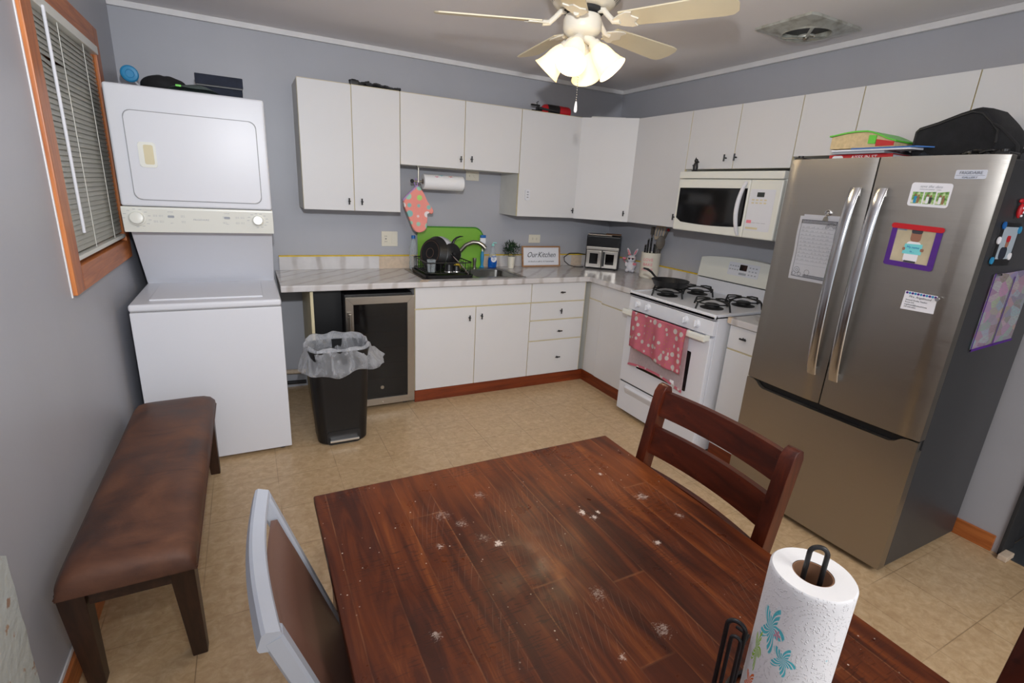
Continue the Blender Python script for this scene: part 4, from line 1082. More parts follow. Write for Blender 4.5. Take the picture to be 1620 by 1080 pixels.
for r_ in (.012, .018, .024):     # rainbow
    for k in range(12):
        a_, b_ = PI * k / 12, PI * (k + 1) / 12
        prism(bm, [(2.575 + r_ * math.cos(a_), 1.470 + r_ * math.sin(a_)), (2.575 + (r_ + .0015) * math.cos(a_), 1.470 + (r_ + .0015) * math.sin(a_)), (2.575 + (r_ + .0015) * math.cos(b_), 1.470 + (r_ + .0015) * math.sin(b_)), (2.575 + r_ * math.cos(b_), 1.470 + r_ * math.sin(b_))], skw, O_, O_ + .0003)
for cx_, cy_, r_ in ((2.452, 1.268, .014), (2.452, 1.268, .005), (2.44, 1.25, .008), (2.468, 1.25, .008), (2.505, 1.262, .012)):
    for k in range(14):
        a_, b_ = 2 * PI * k / 14, 2 * PI * (k + 1) / 14
        prism(bm, [(cx_ + r_ * math.cos(a_), cy_ + r_ * math.sin(a_)), (cx_ + (r_ + .001) * math.cos(a_), cy_ + (r_ + .001) * math.sin(a_)), (cx_ + (r_ + .001) * math.cos(b_), cy_ + (r_ + .001) * math.sin(b_)), (cx_ + r_ * math.cos(b_), cy_ + r_ * math.sin(b_))], skw, O_, O_ + .0003)
obj('printed_border', bm, 'ink', t, smooth=0)
bm = B()
for j in range(11): hl(2.437, 2.595, 1.465 - j * .0168, .0009)
for j in range(10):
    a = 2.44
    while a < 2.585:
        w_ = random.uniform(.008, .02)
        for k in range(int(w_ / .004)):
            h_ = random.uniform(.002, .008); prism(bm, [(a + k * .004, 1.467 - j * .0168), (a + k * .004 + .0012, 1.467 - j * .0168), (a + k * .004 + .0022, 1.467 - j * .0168 + h_), (a + k * .004 + .001, 1.467 - j * .0168 + h_)], skw, O_, O_ + .0003)
        a += w_ + .008
obj('handwriting', bm, 'lgrey', t, smooth=0)
t = thing('bulldog_clip', 'round magnetic metal clip holding the worksheet on the refrigerator', 'magnetic clip', (FX, -2.54, 1.50))
bm = B(); prism(bm, [(2.533, 1.505), (2.557, 1.503), (2.554, 1.517), (2.549, 1.524), (2.541, 1.524), (2.536, 1.517)], F, .006, .014, .001); obj('jaw', bm, 'nickel', t)
obj('magnet_disc', lathe(B(), [(0, 0), (.015, 0), (.015, .008), (.011, .010), (.009, .006), (.004, .012), (0, .012)], seg=20, mat=Matrix.Translation((FX, -2.547, 1.54)) @ Matrix.Rotation(-PI / 2, 4, 'Y')), 'chrome', t)
t = thing('photo_card_magnet', 'white rounded announcement card with three photos, topmost on the right refrigerator door', 'magnet card', (FX, -2.92, 1.58))
cdp = lambda a, b, t_: F(a, b - (a - 2.85) * .03, t_)
obj('card', prism(B(), rrect(2.851, 2.986, 1.588, 1.677, .010), cdp, 0, .0012), 'paper', t)
for k in range(3):
    a0 = 2.862 + k * .041
    pr = obj('photo', prism(B(), [(a0, 1.598), (a0 + .036, 1.598), (a0 + .036, 1.642 + .003 * k), (a0, 1.642)], cdp, .0012, .0018), 'gardenpr', t)
    bm = B(); prism(bm, rrect(a0 + .008, a0 + .017, 1.600, 1.626, .003, 3), cdp, .0018, .0022); prism(bm, rrect(a0 + .009, a0 + .016, 1.626, 1.634, .0034, 3), cdp, .0018, .0022, mi=1)
    prism(bm, rrect(a0 + .019, a0 + .027, 1.600, 1.624, .003, 3), cdp, .0018, .0022, mi=2); prism(bm, rrect(a0 + .019, a0 + .026, 1.624, 1.632, .0034, 3), cdp, .0018, .0022, mi=1)
    obj('printed_couple', bm, [('blue', 'paper', 'paper')[k], 'skin', ('card', 'ink', 'card')[k]], pr, smooth=0)
bm = B(); text(bm, 'save the date', cdp, .014, 2.917, 1.663, thick=.0016, shear=.4); text(bm, 'ANNOUNCEMENT   CARD', cdp, .006, 2.917, 1.652, thick=.0016)
obj('script_lettering', bm, 'lgrey', t, smooth=0)
t = thing('craft_stick_frame', 'purple and red craft-stick photo frame on the right refrigerator door', 'photo frame', (FX, -2.91, 1.36))
fp = lambda a, b, t_: F(a, b - (a - 2.82) * .045, t_)
ph = obj('photo', prism(B(), [(2.838, 1.372), (2.984, 1.372), (2.984, 1.51), (2.838, 1.51)], fp, .0005, .0012), 'beigepr', t)
bm = B(); prism(bm, rrect(2.888, 2.938, 1.373, 1.455, .012), fp, .0012, .0016, mi=0); prism(bm, rrect(2.896, 2.932, 1.455, 1.500, .012), fp, .0012, .0016, mi=1); prism(bm, rrect(2.895, 2.933, 1.486, 1.507, .008), fp, .0016, .0018, mi=2)
prism(bm, rrect(2.878, 2.888, 1.418, 1.430, .004), fp, .0018, .0026, mi=1); prism(bm, rrect(2.940, 2.952, 1.420, 1.432, .004), fp, .0018, .0026, mi=1)
prism(bm, rrect(2.893, 2.935, 1.373, 1.38, .002), fp, .0016, .002, mi=2)
obj('printed_child', bm, ['paper', 'skin', 'ink'], ph, label='printed child in a white shirt', smooth=0)
obj('printed_card', prism(B(), [(2.880, 1.405), (2.946, 1.407), (2.944, 1.448), (2.884, 1.444)], fp, .0018, .0022), 'teal', ph)
bm = B(); text(bm, 'My name', fp, .012, 2.914, 1.433, thick=.0026); text(bm, 'is...', fp, .012, 2.914, 1.417, thick=.0026); text(bm, 'Summer', fp, .010, 2.861, 1.497, thick=.0016)
obj('photo_lettering', bm, 'bluedk', ph, smooth=0)
for nm, q, mm in (('left_stick', (2.824, 2.843, 1.358, 1.518), 'purple'), ('right_stick', (2.977, 2.998, 1.356, 1.518), 'purple'), ('bottom_stick', (2.824, 2.998, 1.352, 1.372), 'purple'), ('top_stick', (2.820, 3.002, 1.500, 1.520), 'red')):
    obj(nm, prism(B(), rrect(*q, .0095), fp, .0018 + (.002 if 'o' in nm[:2] else 0), .0038 + (.002 if 'o' in nm[:2] else 0)), mm, t)
t = thing('contact_card', 'small white contact card with purple dotted top edge, below the craft-stick frame', 'card', (FX, -2.98, 1.18))
bp_ = lambda a, b, t_: F(a, b - (a - 2.93) * .02 + .0, t_)
obj('card', prism(B(), [(2.928, 1.183), (3.042, 1.187), (3.040, 1.258), (2.930, 1.258)], bp_, 0, .0008), 'paper', t)
bm = B()
for k in range(11): prism(bm, rrect(2.933 + k * .0097, 2.9418 + k * .0097, 1.247, 1.256, .0042, 3), bp_, .0008, .0012, mi=k % 2)
obj('dotted_border', bm, ['purple', 'blue'], t, smooth=0)
bm = B(); text(bm, 'Mrs. Angelmund', bp_, .0115, 2.985, 1.238, thick=.0012, shear=.2)
for k, s in enumerate(('General Grades Teacher', 'Room 212', 'angelmund@school12.net', '847-555-0100')): text(bm, s if k < 3 else '547-555-5551', bp_, .0075, 2.938, 1.224 - k * .0095, thick=.0012, align='LEFT')
obj('card_lettering', bm, 'ink', t, smooth=0)
t = thing('clip_magnet', 'small chrome magnet holding the contact card corner', 'magnet', (FX, -3.045, 1.24))
obj('magnet', cyl(B(), (FX - .003, -3.046, 1.245), (FX - .012, -3.046, 1.245), .007, seg=16), 'chrome', t)
# on the side of the refrigerator (plane y = F1)
SF = lambda a, b, t_: (a, F1 + .004 - .0006 - t_, b)
t = thing('snow_photo_magnet', 'black-framed photo of a person in a red hat on the refrigerator side', 'photo frame', (3.17, F1, 1.39))
obj('frame', prism(B(), [(3.095, 1.385), (3.245, 1.385), (3.245, 1.545), (3.095, 1.545)], SF, 0, .003), 'black', t)
ph = obj('photo', prism(B(), [(3.112, 1.41), (3.235, 1.41), (3.235, 1.53), (3.112, 1.53)], SF, .003, .0036), plain('pale_snow_print', lin(165, 178, 190), .6), t)
bm = B(); prism(bm, rrect(3.13, 3.19, 1.41, 1.455, .015), SF, .0036, .004, mi=0); prism(bm, rrect(3.158, 3.186, 1.452, 1.482, .012), SF, .0036, .004, mi=1); prism(bm, rrect(3.156, 3.188, 1.474, 1.498, .008), SF, .004, .0044, mi=2)
obj('printed_person', bm, ['navy', 'skin', 'red'], ph, smooth=0)
for a, b, mm in ((3.098, 1.535, 'bluedk'), (3.092, 1.48, 'paper'), (3.087, 1.405, 'blue'), (3.225, 1.42, 'paper'), (3.24, 1.52, 'blue')):
    obj('snowflake', cyl(B(), SF(a, b, .003), SF(a, b, .007), .014, seg=10), mm, t)
t = thing('candy_magnet', 'red and white wrapped-candy magnet above the photo on the refrigerator side', 'magnet', (3.17, F1, 1.6))
bm = B(); sph(bm, SF(3.165, 1.59, .012), .016, 14, (.9, .6, 1.7)); sph(bm, SF(3.16, 1.625, .01), .012, 12, (1.6, .6, .7)); obj('wrapper', bm, 'red', t)
bm = B()
for a, b in ((3.162, 1.60), (3.170, 1.585), (3.160, 1.572)): sph(bm, SF(a, b, .021), .0045, 8)
obj('white_dots', bm, 'paper', t)
t = thing('child_drawing', 'colourful crayon drawing taped on the side of the refrigerator', 'drawing', (3.35, F1, 1.05))
dp = lambda a, b, t_: SF(a, b + (a - 3.15) * .05, t_ + .002)
obj('sheet', grid(B(), 8, 8, lambda u_, v_: dp(3.15 + .36 * u_, 1.045 + .305 * v_, .002 + .004 * math.sin(5 * u_) ** 2), .001), 'crayon', t)
bm = B()
for q in ((3.145, 3.153, 1.04, 1.355), (3.145, 3.515, 1.038, 1.048), (3.33, 3.336, 1.04, 1.33)): prism(bm, [(q[0], q[2]), (q[1], q[2]), (q[1], q[3]), (q[0], q[3])], dp, .007, .008)
obj('purple_border', bm, 'purple', t)
obj('clip', prism(B(), [(3.17, 1.345), (3.19, 1.345), (3.19, 1.352), (3.17, 1.352)], dp, .006, .014, .001), 'chrome', t)
#@@P4

# ------------------------------------------------------------------ ceiling fan with lights
fx_, fy_ = 2.016, -1.828
t = thing('ceiling_fan', 'ivory five-blade ceiling fan with four lit glass shades', 'ceiling fan', (fx_, fy_, H))
c_ = (fx_, fy_, 0)
g = NG('fan_motor_vents', .35); X, Y, Z = g.xyz()
an = g.mt('FRACT', g.mt('MULTIPLY', g.mt('ARCTAN2', Y, X), 48 / (2 * PI)))
band = g.mt('MULTIPLY', g.rng(Z, .018, .022), g.rng(Z, .05, .054, 1, 0))
g.col(g.mix(g.mt('MULTIPLY', g.rng(an, .45, .5), band), lin(232, 226, 212), lin(48, 44, 40))); M['motor'] = g.m
obj('motor_housing', lathe(B(), [(0, H), (.155, H), (.16, H - .02), (.165, H - .07), (.16, H - .085), (.125, H - .118), (.10, H - .126), (0, H - .126)], c_, 48), 'motor', t)
obj('flywheel', lathe(B(), [(0, H - .125), (.085, H - .125), (.09, H - .14), (.06, H - .15), (0, H - .15)], c_, 32), 'rubber', t)
obj('switch_housing', lathe(B(), [(0, 2.328), (.045, 2.328), (.078, 2.318), (.086, 2.300), (.086, 2.268), (.078, 2.250), (.055, 2.236), (0, 2.236)], c_, 40), 'ivory', t)
BZ = 2.285
for k in range(5):
    ph = 0.203 + k * 2 * PI / 5
    rad = Vector((math.cos(ph), math.sin(ph), 0)); tan = Vector((-math.sin(ph), math.cos(ph), 0)); pit = math.radians(13)
    cv = tan * math.cos(pit) - Vector((0, 0, 1)) * math.sin(pit); up = rad.cross(cv)
    o_ = Vector((fx_, fy_, BZ))
    def bf(a, b, tt): return tuple(o_ + rad * a + cv * b + up * tt)
    bm = B()
    out = [(.185, -.052), (.60, -.070), (.635, -.066), (.655, -.045), (.662, 0), (.655, .045), (.635, .066), (.60, .070), (.185, .052), (.178, 0)]
    prism(bm, out, bf, 0, .006, .0015); bo = obj('blade', bm, 'blade', t)
    bm = B()
    pl_ = [(.15, -.018), (.185, -.04), (.22, -.055), (.245, -.05), (.235, -.025), (.262, 0), (.235, .025), (.245, .05), (.22, .055), (.185, .04), (.15, .018)]
    prism(bm, pl_, bf, -.006, -.0005, .0015)
    pts = [o_ + rad * a + Vector((0, 0, b)) for a, b in ((.075, .048), (.10, .045), (.125, .02), (.15, -.002), (.18, -.004))]
    tube(bm, pts, [.012, .012, .011, .012, .013], 10)
    obj('blade_iron', bm, 'ivory', bo)
    for q in ((.205, -.035), (.205, .035), (.245, 0)):
        pass
# shades
g = NG('lit_frosted_glass_shade', .35); g.col(lin(250, 238, 205))
tl = g.n('ShaderNodeBsdfTranslucent'); tl.inputs[0].default_value = (1, .93, .78, 1)
em = g.n('ShaderNodeEmission'); em.inputs[0].default_value = (1.0, .80, .45, 1); em.inputs[1].default_value = .42
m1_ = g.n('ShaderNodeMixShader'); m1_.inputs[0].default_value = .16; ad = g.n('ShaderNodeAddShader')
out = [n_ for n_ in g.t.nodes if n_.type == 'OUTPUT_MATERIAL'][0]
g.ln(g.b.outputs[0], m1_.inputs[1]); g.ln(tl.outputs[0], m1_.inputs[2]); g.ln(m1_.outputs[0], ad.inputs[0]); g.ln(em.outputs[0], ad.inputs[1]); g.ln(ad.outputs[0], out.inputs[0])
M['shade'] = g.m
for k in range(4):
    a = math.radians(-47 + 90 * k); rad = Vector((math.cos(a), math.sin(a), 0)); th = math.radians(42)
    ax = (rad * math.sin(th) - Vector((0, 0, 1)) * math.cos(th)).normalized()
    p0 = Vector((fx_, fy_, 2.208)) + rad * .058
    rot = ax.to_track_quat('Z', 'Y').to_matrix().to_4x4(); m4 = Matrix.Translation(p0) @ rot
    bm = B(); tube(bm, [Vector((fx_, fy_, 2.242)) + rad * .01, p0 - ax * .012, p0 + ax * .01], [.02, .02, .023], 14)
    lathe(bm, [(0, 0), (.028, 0), (.030, .018), (.026, .022), (0, .022)], seg=24, mat=m4)
    sk = obj('socket_arm', bm, 'ivory', t)
    bm = B()
    pr = [(.026, .016), (.032, .026), (.041, .045), (.047, .07), (.051, .098), (.058, .124), (.066, .142), (.069, .146)]
    lathe(bm, pr + [(r_ - .0025, z_ + .0002) for r_, z_ in pr[::-1]], seg=40, mat=m4, close=True)
    obj('glass_shade', bm, 'shade', sk, smooth=60)
    bm = B(); lathe(bm, [(0, .022), (.012, .024), (.016, .04), (.026, .06), (.028, .075), (.022, .092), (.010, .099), (0, .10)], seg=20, mat=m4)
    bb = obj('bulb', bm, 'bulb', sk, smooth=60)
    light('fan_bulb_light', 'POINT', p0 + ax * .135, 2.3, (1.0, .87, .66), shadow_soft_size=.03)
bm = B()
for i in range(26): sph(bm, (fx_ - .012, fy_ - .02, 2.236 - i * .0105), .0024, 6)
pc = obj('pull_chain', bm, 'nickel', t)
obj('pull_knob', lathe(B(), [(0, 1.968), (.004, 1.966), (.007, 1.944), (.008, 1.929), (.005, 1.920), (0, 1.919)], (fx_ - .012, fy_ - .02, 0), 14), 'enamel', pc)

# ceiling exhaust vent
vx0, vx1, vy0, vy1 = 3.13, 3.55, -2.15, -1.81
t = thing('ceiling_vent', 'old chrome square exhaust vent with a round grille on the ceiling', 'vent', ((vx0 + vx1) / 2, (vy0 + vy1) / 2, H))
g = NG('tarnished_chrome', .35, .55); g.col(g.mix(g.rng(g.noise(scale=20, detail=4), .45, .75), lin(205, 206, 198), lin(160, 156, 142))); M['tarn'] = g.m
vcx, vcy = (vx0 + vx1) / 2, (vy0 + vy1) / 2
bm = B(); n_ = 48; R1 = .118
def sqp(a, hx, hy):
    c1, s1_ = math.cos(a), math.sin(a); k = 1 / max(abs(c1) / hx, abs(s1_) / hy); return c1 * k, s1_ * k
rings = []
for (fr_, zz) in ((0, H - .0005), (1, H - .012), (2, H - .028), (3, H - .034), (4, H - .030), (5, H - .004)):
    rg_ = []
    for k in range(n_):
        a = 2 * PI * k / n_ + PI / 4
        sx_, sy_ = sqp(a, .21, .17); cx_, cy_ = math.cos(a), math.sin(a)
        x_, y_ = {0: (sx_, sy_), 1: (sx_ * .99, sy_ * .99), 2: (cx_ * R1 * 1.15, cy_ * R1 * 1.15), 3: (cx_ * R1 * 1.06, cy_ * R1 * 1.06), 4: (cx_ * R1, cy_ * R1), 5: (cx_ * R1 * .97, cy_ * R1 * .97)}[fr_]
        rg_.append(bm.verts.new((vcx + x_, vcy + y_, zz)))
    rings.append(rg_)
for A_, C_ in zip(rings, rings[1:]):
    for k in range(n_): bm.faces.new((A_[k], A_[(k + 1) % n_], C_[(k + 1) % n_], C_[k]))
obj('escutcheon', bm, 'tarn', t, smooth=20)
obj('dark_duct', lathe(B(), [(0, H - .0015), (R1 * .99, H - .0015), (R1 * .99, H - .004), (0, H - .004)], (vcx, vcy, 0), 40), 'black', t)
bm = B()
for r_, z_ in ((.040, H - .040),): tube(bm, [(vcx + r_ * math.cos(2 * PI * k / 28), vcy + r_ * math.sin(2 * PI * k / 28), z_) for k in range(28)], .005, 6, closed=True)
for a in (PI / 2 + .3, PI * 7 / 6 + .3, PI * 11 / 6 + .3): tube(bm, [(vcx + R1 * math.cos(a), vcy + R1 * math.sin(a), H - .03), (vcx + .04 * math.cos(a), vcy + .04 * math.sin(a), H - .042), (vcx, vcy, H - .046)], [.010, .008, .008], 8, flat=.5)
gr_ = obj('round_grille', bm, 'tarn', t)
obj('center_knob', lathe(B(), [(0, H - .04), (.014, H - .042), (.014, H - .052), (.008, H - .058), (0, H - .059)], (vcx, vcy, 0), 16), 'nickel', t)

# ------------------------------------------------------------------ bench
t = thing('bench', 'long bench with worn brown leather seat along the left wall', 'bench', (.22, -1.82, 0))
bx0, bx1, bY0, bY1 = .052, .385, -2.462, -1.185
bm = B(); nx, ny = 12, 40
def seatf(u_, v_):
    a, b = 2 * u_ - 1, 2 * v_ - 1
    ex = 1 - abs(a) ** 7; ey = 1 - abs(b) ** 26
    z = .418 + .072 * (max(0, ex) ** .4) * (max(0, ey) ** .4)
    z += .003 * math.sin(v_ * 17 + u_ * 4) * ex * ey - .006 * math.exp(-((v_ - .7) / .12) ** 2) * ex
    return (bx0 + (bx1 - bx0) * (u_ + .0) + .004 * a * (z > .44), bY0 + (bY1 - bY0) * v_, z)
us_ = [.5 - .5 * math.cos(PI * i / nx) for i in range(nx + 1)]; vs_ = [0, .004, .01, .02, .035] + [.06 + .88 * i / 30 for i in range(31)] + [.965, .98, .99, .996, 1]
gv_ = [[bm.verts.new(seatf(u_, v_)) for v_ in vs_] for u_ in us_]
for i in range(nx):
    for j in range(len(vs_) - 1): bm.faces.new((gv_[i][j], gv_[i + 1][j], gv_[i + 1][j + 1], gv_[i][j + 1]))
loop = [gv_[i][0] for i in range(nx + 1)] + [gv_[nx][j] for j in range(1, len(vs_))] + [gv_[i][-1] for i in range(nx - 1, -1, -1)] + [gv_[0][j] for j in range(len(vs_) - 2, 0, -1)]
lo = [bm.verts.new((v.co.x, v.co.y, .412)) for v in loop]
for k in range(len(loop)): bm.faces.new((loop[k], loop[(k + 1) % len(loop)], lo[(k + 1) % len(lo)], lo[k]))
bm.faces.new(lo)
st_ = obj('leather_seat', bm, 'leather', t, smooth=70, keep=False)
obj('piping', tube(B(), [(bx0 + .001, bY0 + .002, .419), (bx1 - .001, bY0 + .002, .419), (bx1 - .001, bY1 - .002, .419), (bx0 + .001, bY1 - .002, .419)], .004, 6, closed=True), 'leather', st_)
for x_ in (.085, .335): obj('long_rail', box(B(), x_, x_ + .02, bY0 + .1, bY1 - .1, .345, .411, .002), 'darky', t)
for y_ in (bY0 + .045, bY1 - .065): obj('end_rail', box(B(), .11, .33, y_, y_ + .02, .345, .411, .002), 'darky', t)
for (xa, ya, xb, yb) in ((.075, -2.40, .070, -2.345), (.340, -2.40, .345, -2.345), (.075, -1.245, .070, -1.15), (.340, -1.245, .342, -1.14)):
    bm = B(); secs = []
    for z_, f_ in ((0, 1.), (.15, .62), (.35, .12), (.411, 0)):
        cx_, cy_ = xa + (xb - xa) * f_, ya + (yb - ya) * f_; h_ = .033 - .011 * f_
        secs.append((rrect(-h_, h_, -h_, h_, .004, 2), z_, (cx_, cy_)))
    loft(bm, secs); obj('leg', bm, 'darkz', t)

# ------------------------------------------------------------------ table
t = thing('dining_table', 'scuffed dark plank dining table with dried paint spots in the foreground', 'table', (TX0 + TW / 2, TY0 - TL / 2, 0))
bm = B(); box(bm, TX0, TX0 + TW, TY0 - TL, TY0, TZ - .024, TZ, .004, 2); obj('tabletop', bm, 'table', t, keep='xy')
for q in ((TX0 + .05, TX0 + .07, TY0 - TL + .1, TY0 - .1), (TX0 + TW - .07, TX0 + TW - .05, TY0 - TL + .1, TY0 - .1)): obj('apron', box(B(), *q, TZ - .11, TZ - .0245), 'chy', t)
for q in ((TX0 + .1, TX0 + TW - .1, TY0 - .07, TY0 - .05), (TX0 + .1, TX0 + TW - .1, TY0 - TL + .05, TY0 - TL + .07)): obj('apron', box(B(), *q, TZ - .11, TZ - .0245), 'chy', t)
for xx in (TX0 + .03, TX0 + TW - .105):
    for yy in (TY0 - .105, TY0 - TL + .03): obj('leg', box(B(), xx, xx + .075, yy, yy + .075, 0, TZ - .0245, .004), 'chz', t)

# ------------------------------------------------------------------ ladder-back chairs on the right of the table
def rail_arc(bm, y0, y1, z0_, z1_, xf, depth, th, bow=.02, bev=.004):
    n_ = 12
    A = []; 
    for i in range(n_ + 1):
        y = y0 + (y1 - y0) * i / n_; o2 = bow * (1 - (2 * i / n_ - 1) ** 2); A.append((y, o2))
    def P(y, o2, z, front): return (xf(z) + o2 + (0 if front else th), y, z)
    rows = []
    for y, o2 in A: rows.append([bm.verts.new(P(y, o2, z0_, 1)), bm.verts.new(P(y, o2, z1_, 1)), bm.verts.new(P(y, o2, z1_, 0)), bm.verts.new(P(y, o2, z0_, 0))])
    fs = []
    for a, b in zip(rows, rows[1:]):
        for k in range(4): fs.append(bm.faces.new((a[k], a[(k + 1) % 4], b[(k + 1) % 4], b[k])))
    fs.append(bm.faces.new(rows[0][::-1])); fs.append(bm.faces.new(rows[-1]))
    es = [e for e in {e for f in fs for e in f.edges} if e.is_valid and len(e.link_faces) == 2 and e.calc_face_angle(0) > .6]
    bmesh.ops.bevel(bm, geom=es, offset=bev, segments=2, profile=.5, affect='EDGES'); return bm
def ladder_chair(label, loc):
    """origin: floor under the middle of the back; back plane leans to +x; seat towards -x"""
    t = thing('dining_chair', label, 'chair', loc, 0, 'ladder-back dining chairs')
    xf = lambda z: -.045 + (max(0, z - .45)) * .175
    hw = .222
    for s in (-1, 1):
        bm = B(); secs = []
        for z, hx_, hy_ in ((0, .017, .016), (.25, .020, .018), (.45, .023, .019), (.75, .022, .019), (.93, .022, .019), (.965, .021, .019), (.985, .013, .018), (.99, .004, .017)):
            off = xf(z) + .012 + (.06 * max(0, (.45 - z)) / .45 * .8 if z < .45 else 0)
            secs.append((rrect(-hx_, hx_, -hy_, hy_, .003, 2), z, (off, s * hw)))
        loft(bm, secs); obj('back_post', bm, 'chz', t, local=True)
    for nm, z0_, z1_ in (('top_rail', .892, .972), ('back_slat', .765, .852), ('lower_slat', .60, .715)):
        bm = B(); rail_arc(bm, -hw + .014, hw - .014, z0_, z1_, xf, 0, .018, .022); obj(nm, bm, 'chy', t, local=True)
    bm = B(); prism(bm, [(-.44, -.235), (-.05, -.205), (-.05, .205), (-.44, .235), (-.455, .2), (-.455, -.2)], FXY, .445, .475, .006); obj('seat', bm, 'chy', t, local=True)
    for s in (-1, 1): obj('front_leg', loft(B(), [(rrect(-.014, .014, -.014, .014, .003, 2), 0, (-.41, s * .20)), (rrect(-.02, .02, -.02, .02, .003, 2), .4445, (-.41, s * .20))]), 'chz', t, local=True)
    obj('front_stretcher', box(B(), -.42, -.40, -.183, .183, .18, .21, .003), 'chy', t, local=True)
    for s in (-1, 1): obj('side_stretcher', box(B(), -.393, -.014, s * .205 - .009, s * .205 + .009, .15, .18, .003), 'chy', t, local=True)
    return t
ch = ladder_chair('dark mahogany ladder-back chair pulled up beside the far right part of the table', (1.693, -3.108, 0))
c2 = ch.copy(); COL.objects.link(c2); c2.location = (1.682, -4.035, 0); c2['label'] = 'dark mahogany chair at the bottom right corner, only its back post in view'
for q in list(ch.children):
    d_ = q.copy(); COL.objects.link(d_); d_.parent = c2

# ------------------------------------------------------------------ silver-framed chair on the left
t = thing('upholstered_chair', 'silver-framed chair with padded brown back at the left table edge', 'chair', (.80, -3.105, 0))
ky0, ky1 = -3.305, -2.900
xb = lambda z: .583 + (.9 - z) * .33
bm = B()
def sqtube(bm, pts, ux, wa, wb):
    rings = []
    for i, p in enumerate(pts):
        p = Vector(p); d_ = (Vector(pts[min(i + 1, len(pts) - 1)]) - Vector(pts[max(i - 1, 0)])).normalized()
        u1 = Vector(ux); u1 = (u1 - d_ * u1.dot(d_)).normalized(); v1 = d_.cross(u1)
        rings.append([bm.verts.new(p + u1 * a * wa / 2 + v1 * b * wb / 2) for a, b in ((-1, -.7), (-.7, -1), (.7, -1), (1, -.7), (1, .7), (.7, 1), (-.7, 1), (-1, .7))])
    for A_, C_ in zip(rings, rings[1:]):
        for k in range(8): bm.faces.new((A_[k], A_[(k + 1) % 8], C_[(k + 1) % 8], C_[k]))
    bm.faces.new(rings[0][::-1]); bm.faces.new(rings[-1]); return bm
N3 = 16
rail = [(.583 - .014 * math.sin(PI * i / N3) , ky0 + (ky1 - ky0) * i / N3, .886) for i in range(N3 + 1)]
bfm = obj('top_rail', sqtube(B(), rail, (1, 0, -.33), .030, .034), 'silver', t)
for s, y in ((0, ky0 + .014), (1, ky1 - .014)):
    post = [(xb(z), y, z) for z in (.886, .7, .5)] + [(.722, y, .42), (.715, y, .3), (.69, y, .012), (.688, y, .004)]
    obj('back_post', sqtube(B(), post, (0, 1, 0), .030, .030), 'silver', t)
bm = B(); n_, m_ = 10, 12
def padf(u_, v_, off):
    y = ky0 + .034 + (ky1 - ky0 - .068) * u_; z = .48 + .362 * v_; ed = (1 - abs(2 * u_ - 1) ** 8) * (1 - abs(2 * v_ - 1) ** 10)
    return (xb(z) - .014 * math.sin(PI * u_) * v_ + off * (.35 + .65 * max(0, ed) ** .5), y, z)
fA = [[bm.verts.new(padf(i / n_, j / m_, .022)) for j in range(m_ + 1)] for i in range(n_ + 1)]; fB = [[bm.verts.new(padf(i / n_, j / m_, -.014)) for j in range(m_ + 1)] for i in range(n_ + 1)]
for G_, rv in ((fA, 0), (fB, 1)):
    for i in range(n_):
        for j in range(m_): bm.faces.new((G_[i][j], G_[i + 1][j], G_[i + 1][j + 1], G_[i][j + 1]))
def bl_(G_): return [G_[i][0] for i in range(n_ + 1)] + [G_[n_][j] for j in range(1, m_ + 1)] + [G_[i][m_] for i in range(n_ - 1, -1, -1)] + [G_[0][j] for j in range(m_ - 1, 0, -1)]
la, lb = bl_(fA), bl_(fB)
for k in range(len(la)): bm.faces.new((la[k], la[(k + 1) % len(la)], lb[(k + 1) % len(lb)], lb[k]))
obj('back_pad', bm, 'vinyl', t, smooth=60)
bm = B(); box(bm, .735, 1.13, ky0 + .01, ky1 - .01, .44, .50, .02, 3); obj('seat_pad', bm, 'vinyl', t)
obj('seat_frame', box(B(), .735, 1.12, ky0 + .02, ky1 - .02, .405, .44, .004), 'silver', t)
for y in (ky0 + .035, ky1 - .035): obj('front_leg', loft(B(), [(rrect(-.011, .011, -.011, .011, .003, 2), 0, (1.10, y)), (rrect(-.014, .014, -.014, .014, .003, 2), .405, (1.085, y))]), 'silver', t)

# ------------------------------------------------------------------ paper towel holder and roll on the table
rc = (1.300, -3.655)
t = thing('paper_towel_holder', 'black wire paper towel holder standing on the table', 'paper towel holder', (rc[0], rc[1], TZ))
bm = B(); tube(bm, [(rc[0] + .075 * math.cos(a), rc[1] + .075 * math.sin(a), TZ + .005) for a in [2 * PI * k / 36 for k in range(36)]], .004, 8, closed=True)
tube(bm, [(rc[0] - .073, rc[1], TZ + .006), (rc[0] + .073, rc[1], TZ + .006)], .004, 8); obj('base_ring', bm, 'black', t)
dr_ = Vector((.42, -.9, 0)).normalized()
def loop(c, hw, z0_, z1_, dirv, r_, lean=Vector((0, 0, 0))):
    p = [Vector((c[0], c[1], z0_)) - dirv * hw * 1.0]
    for k in range(0, 13):
        a = PI - PI * k / 12; p.append(Vector((c[0], c[1], z1_ - hw)) + dirv * math.cos(a) * hw + Vector((0, 0, math.sin(a) * hw)) + lean)
    p.append(Vector((c[0], c[1], z0_)) + dirv * hw); return p
obj('center_post', tube(B(), loop(rc, .0115, TZ + .006, 1.088, Vector((.7, -.7, 0)).normalized(), .004), .0036, 10), 'black', t)
ac = (1.240, -3.598)
obj('side_arm', tube(B(), loop(ac, .0135, TZ + .006, .925, dr_, .004), .0036, 10), 'black', t)
obj('inner_side_arm', tube(B(), loop((ac[0] - .004, ac[1] - .006), .0070, TZ + .006, .902, dr_, .004), .0030, 10), 'black', t)
bm = B(); tube(bm, [(ac[0] + .006, ac[1] - .012, TZ + .13), (ac[0] + .03, ac[1] - .004, TZ + .128), (ac[0] + .035, ac[1] + .02, TZ + .12)], .003, 8); obj('tension_wire', bm, 'black', t)
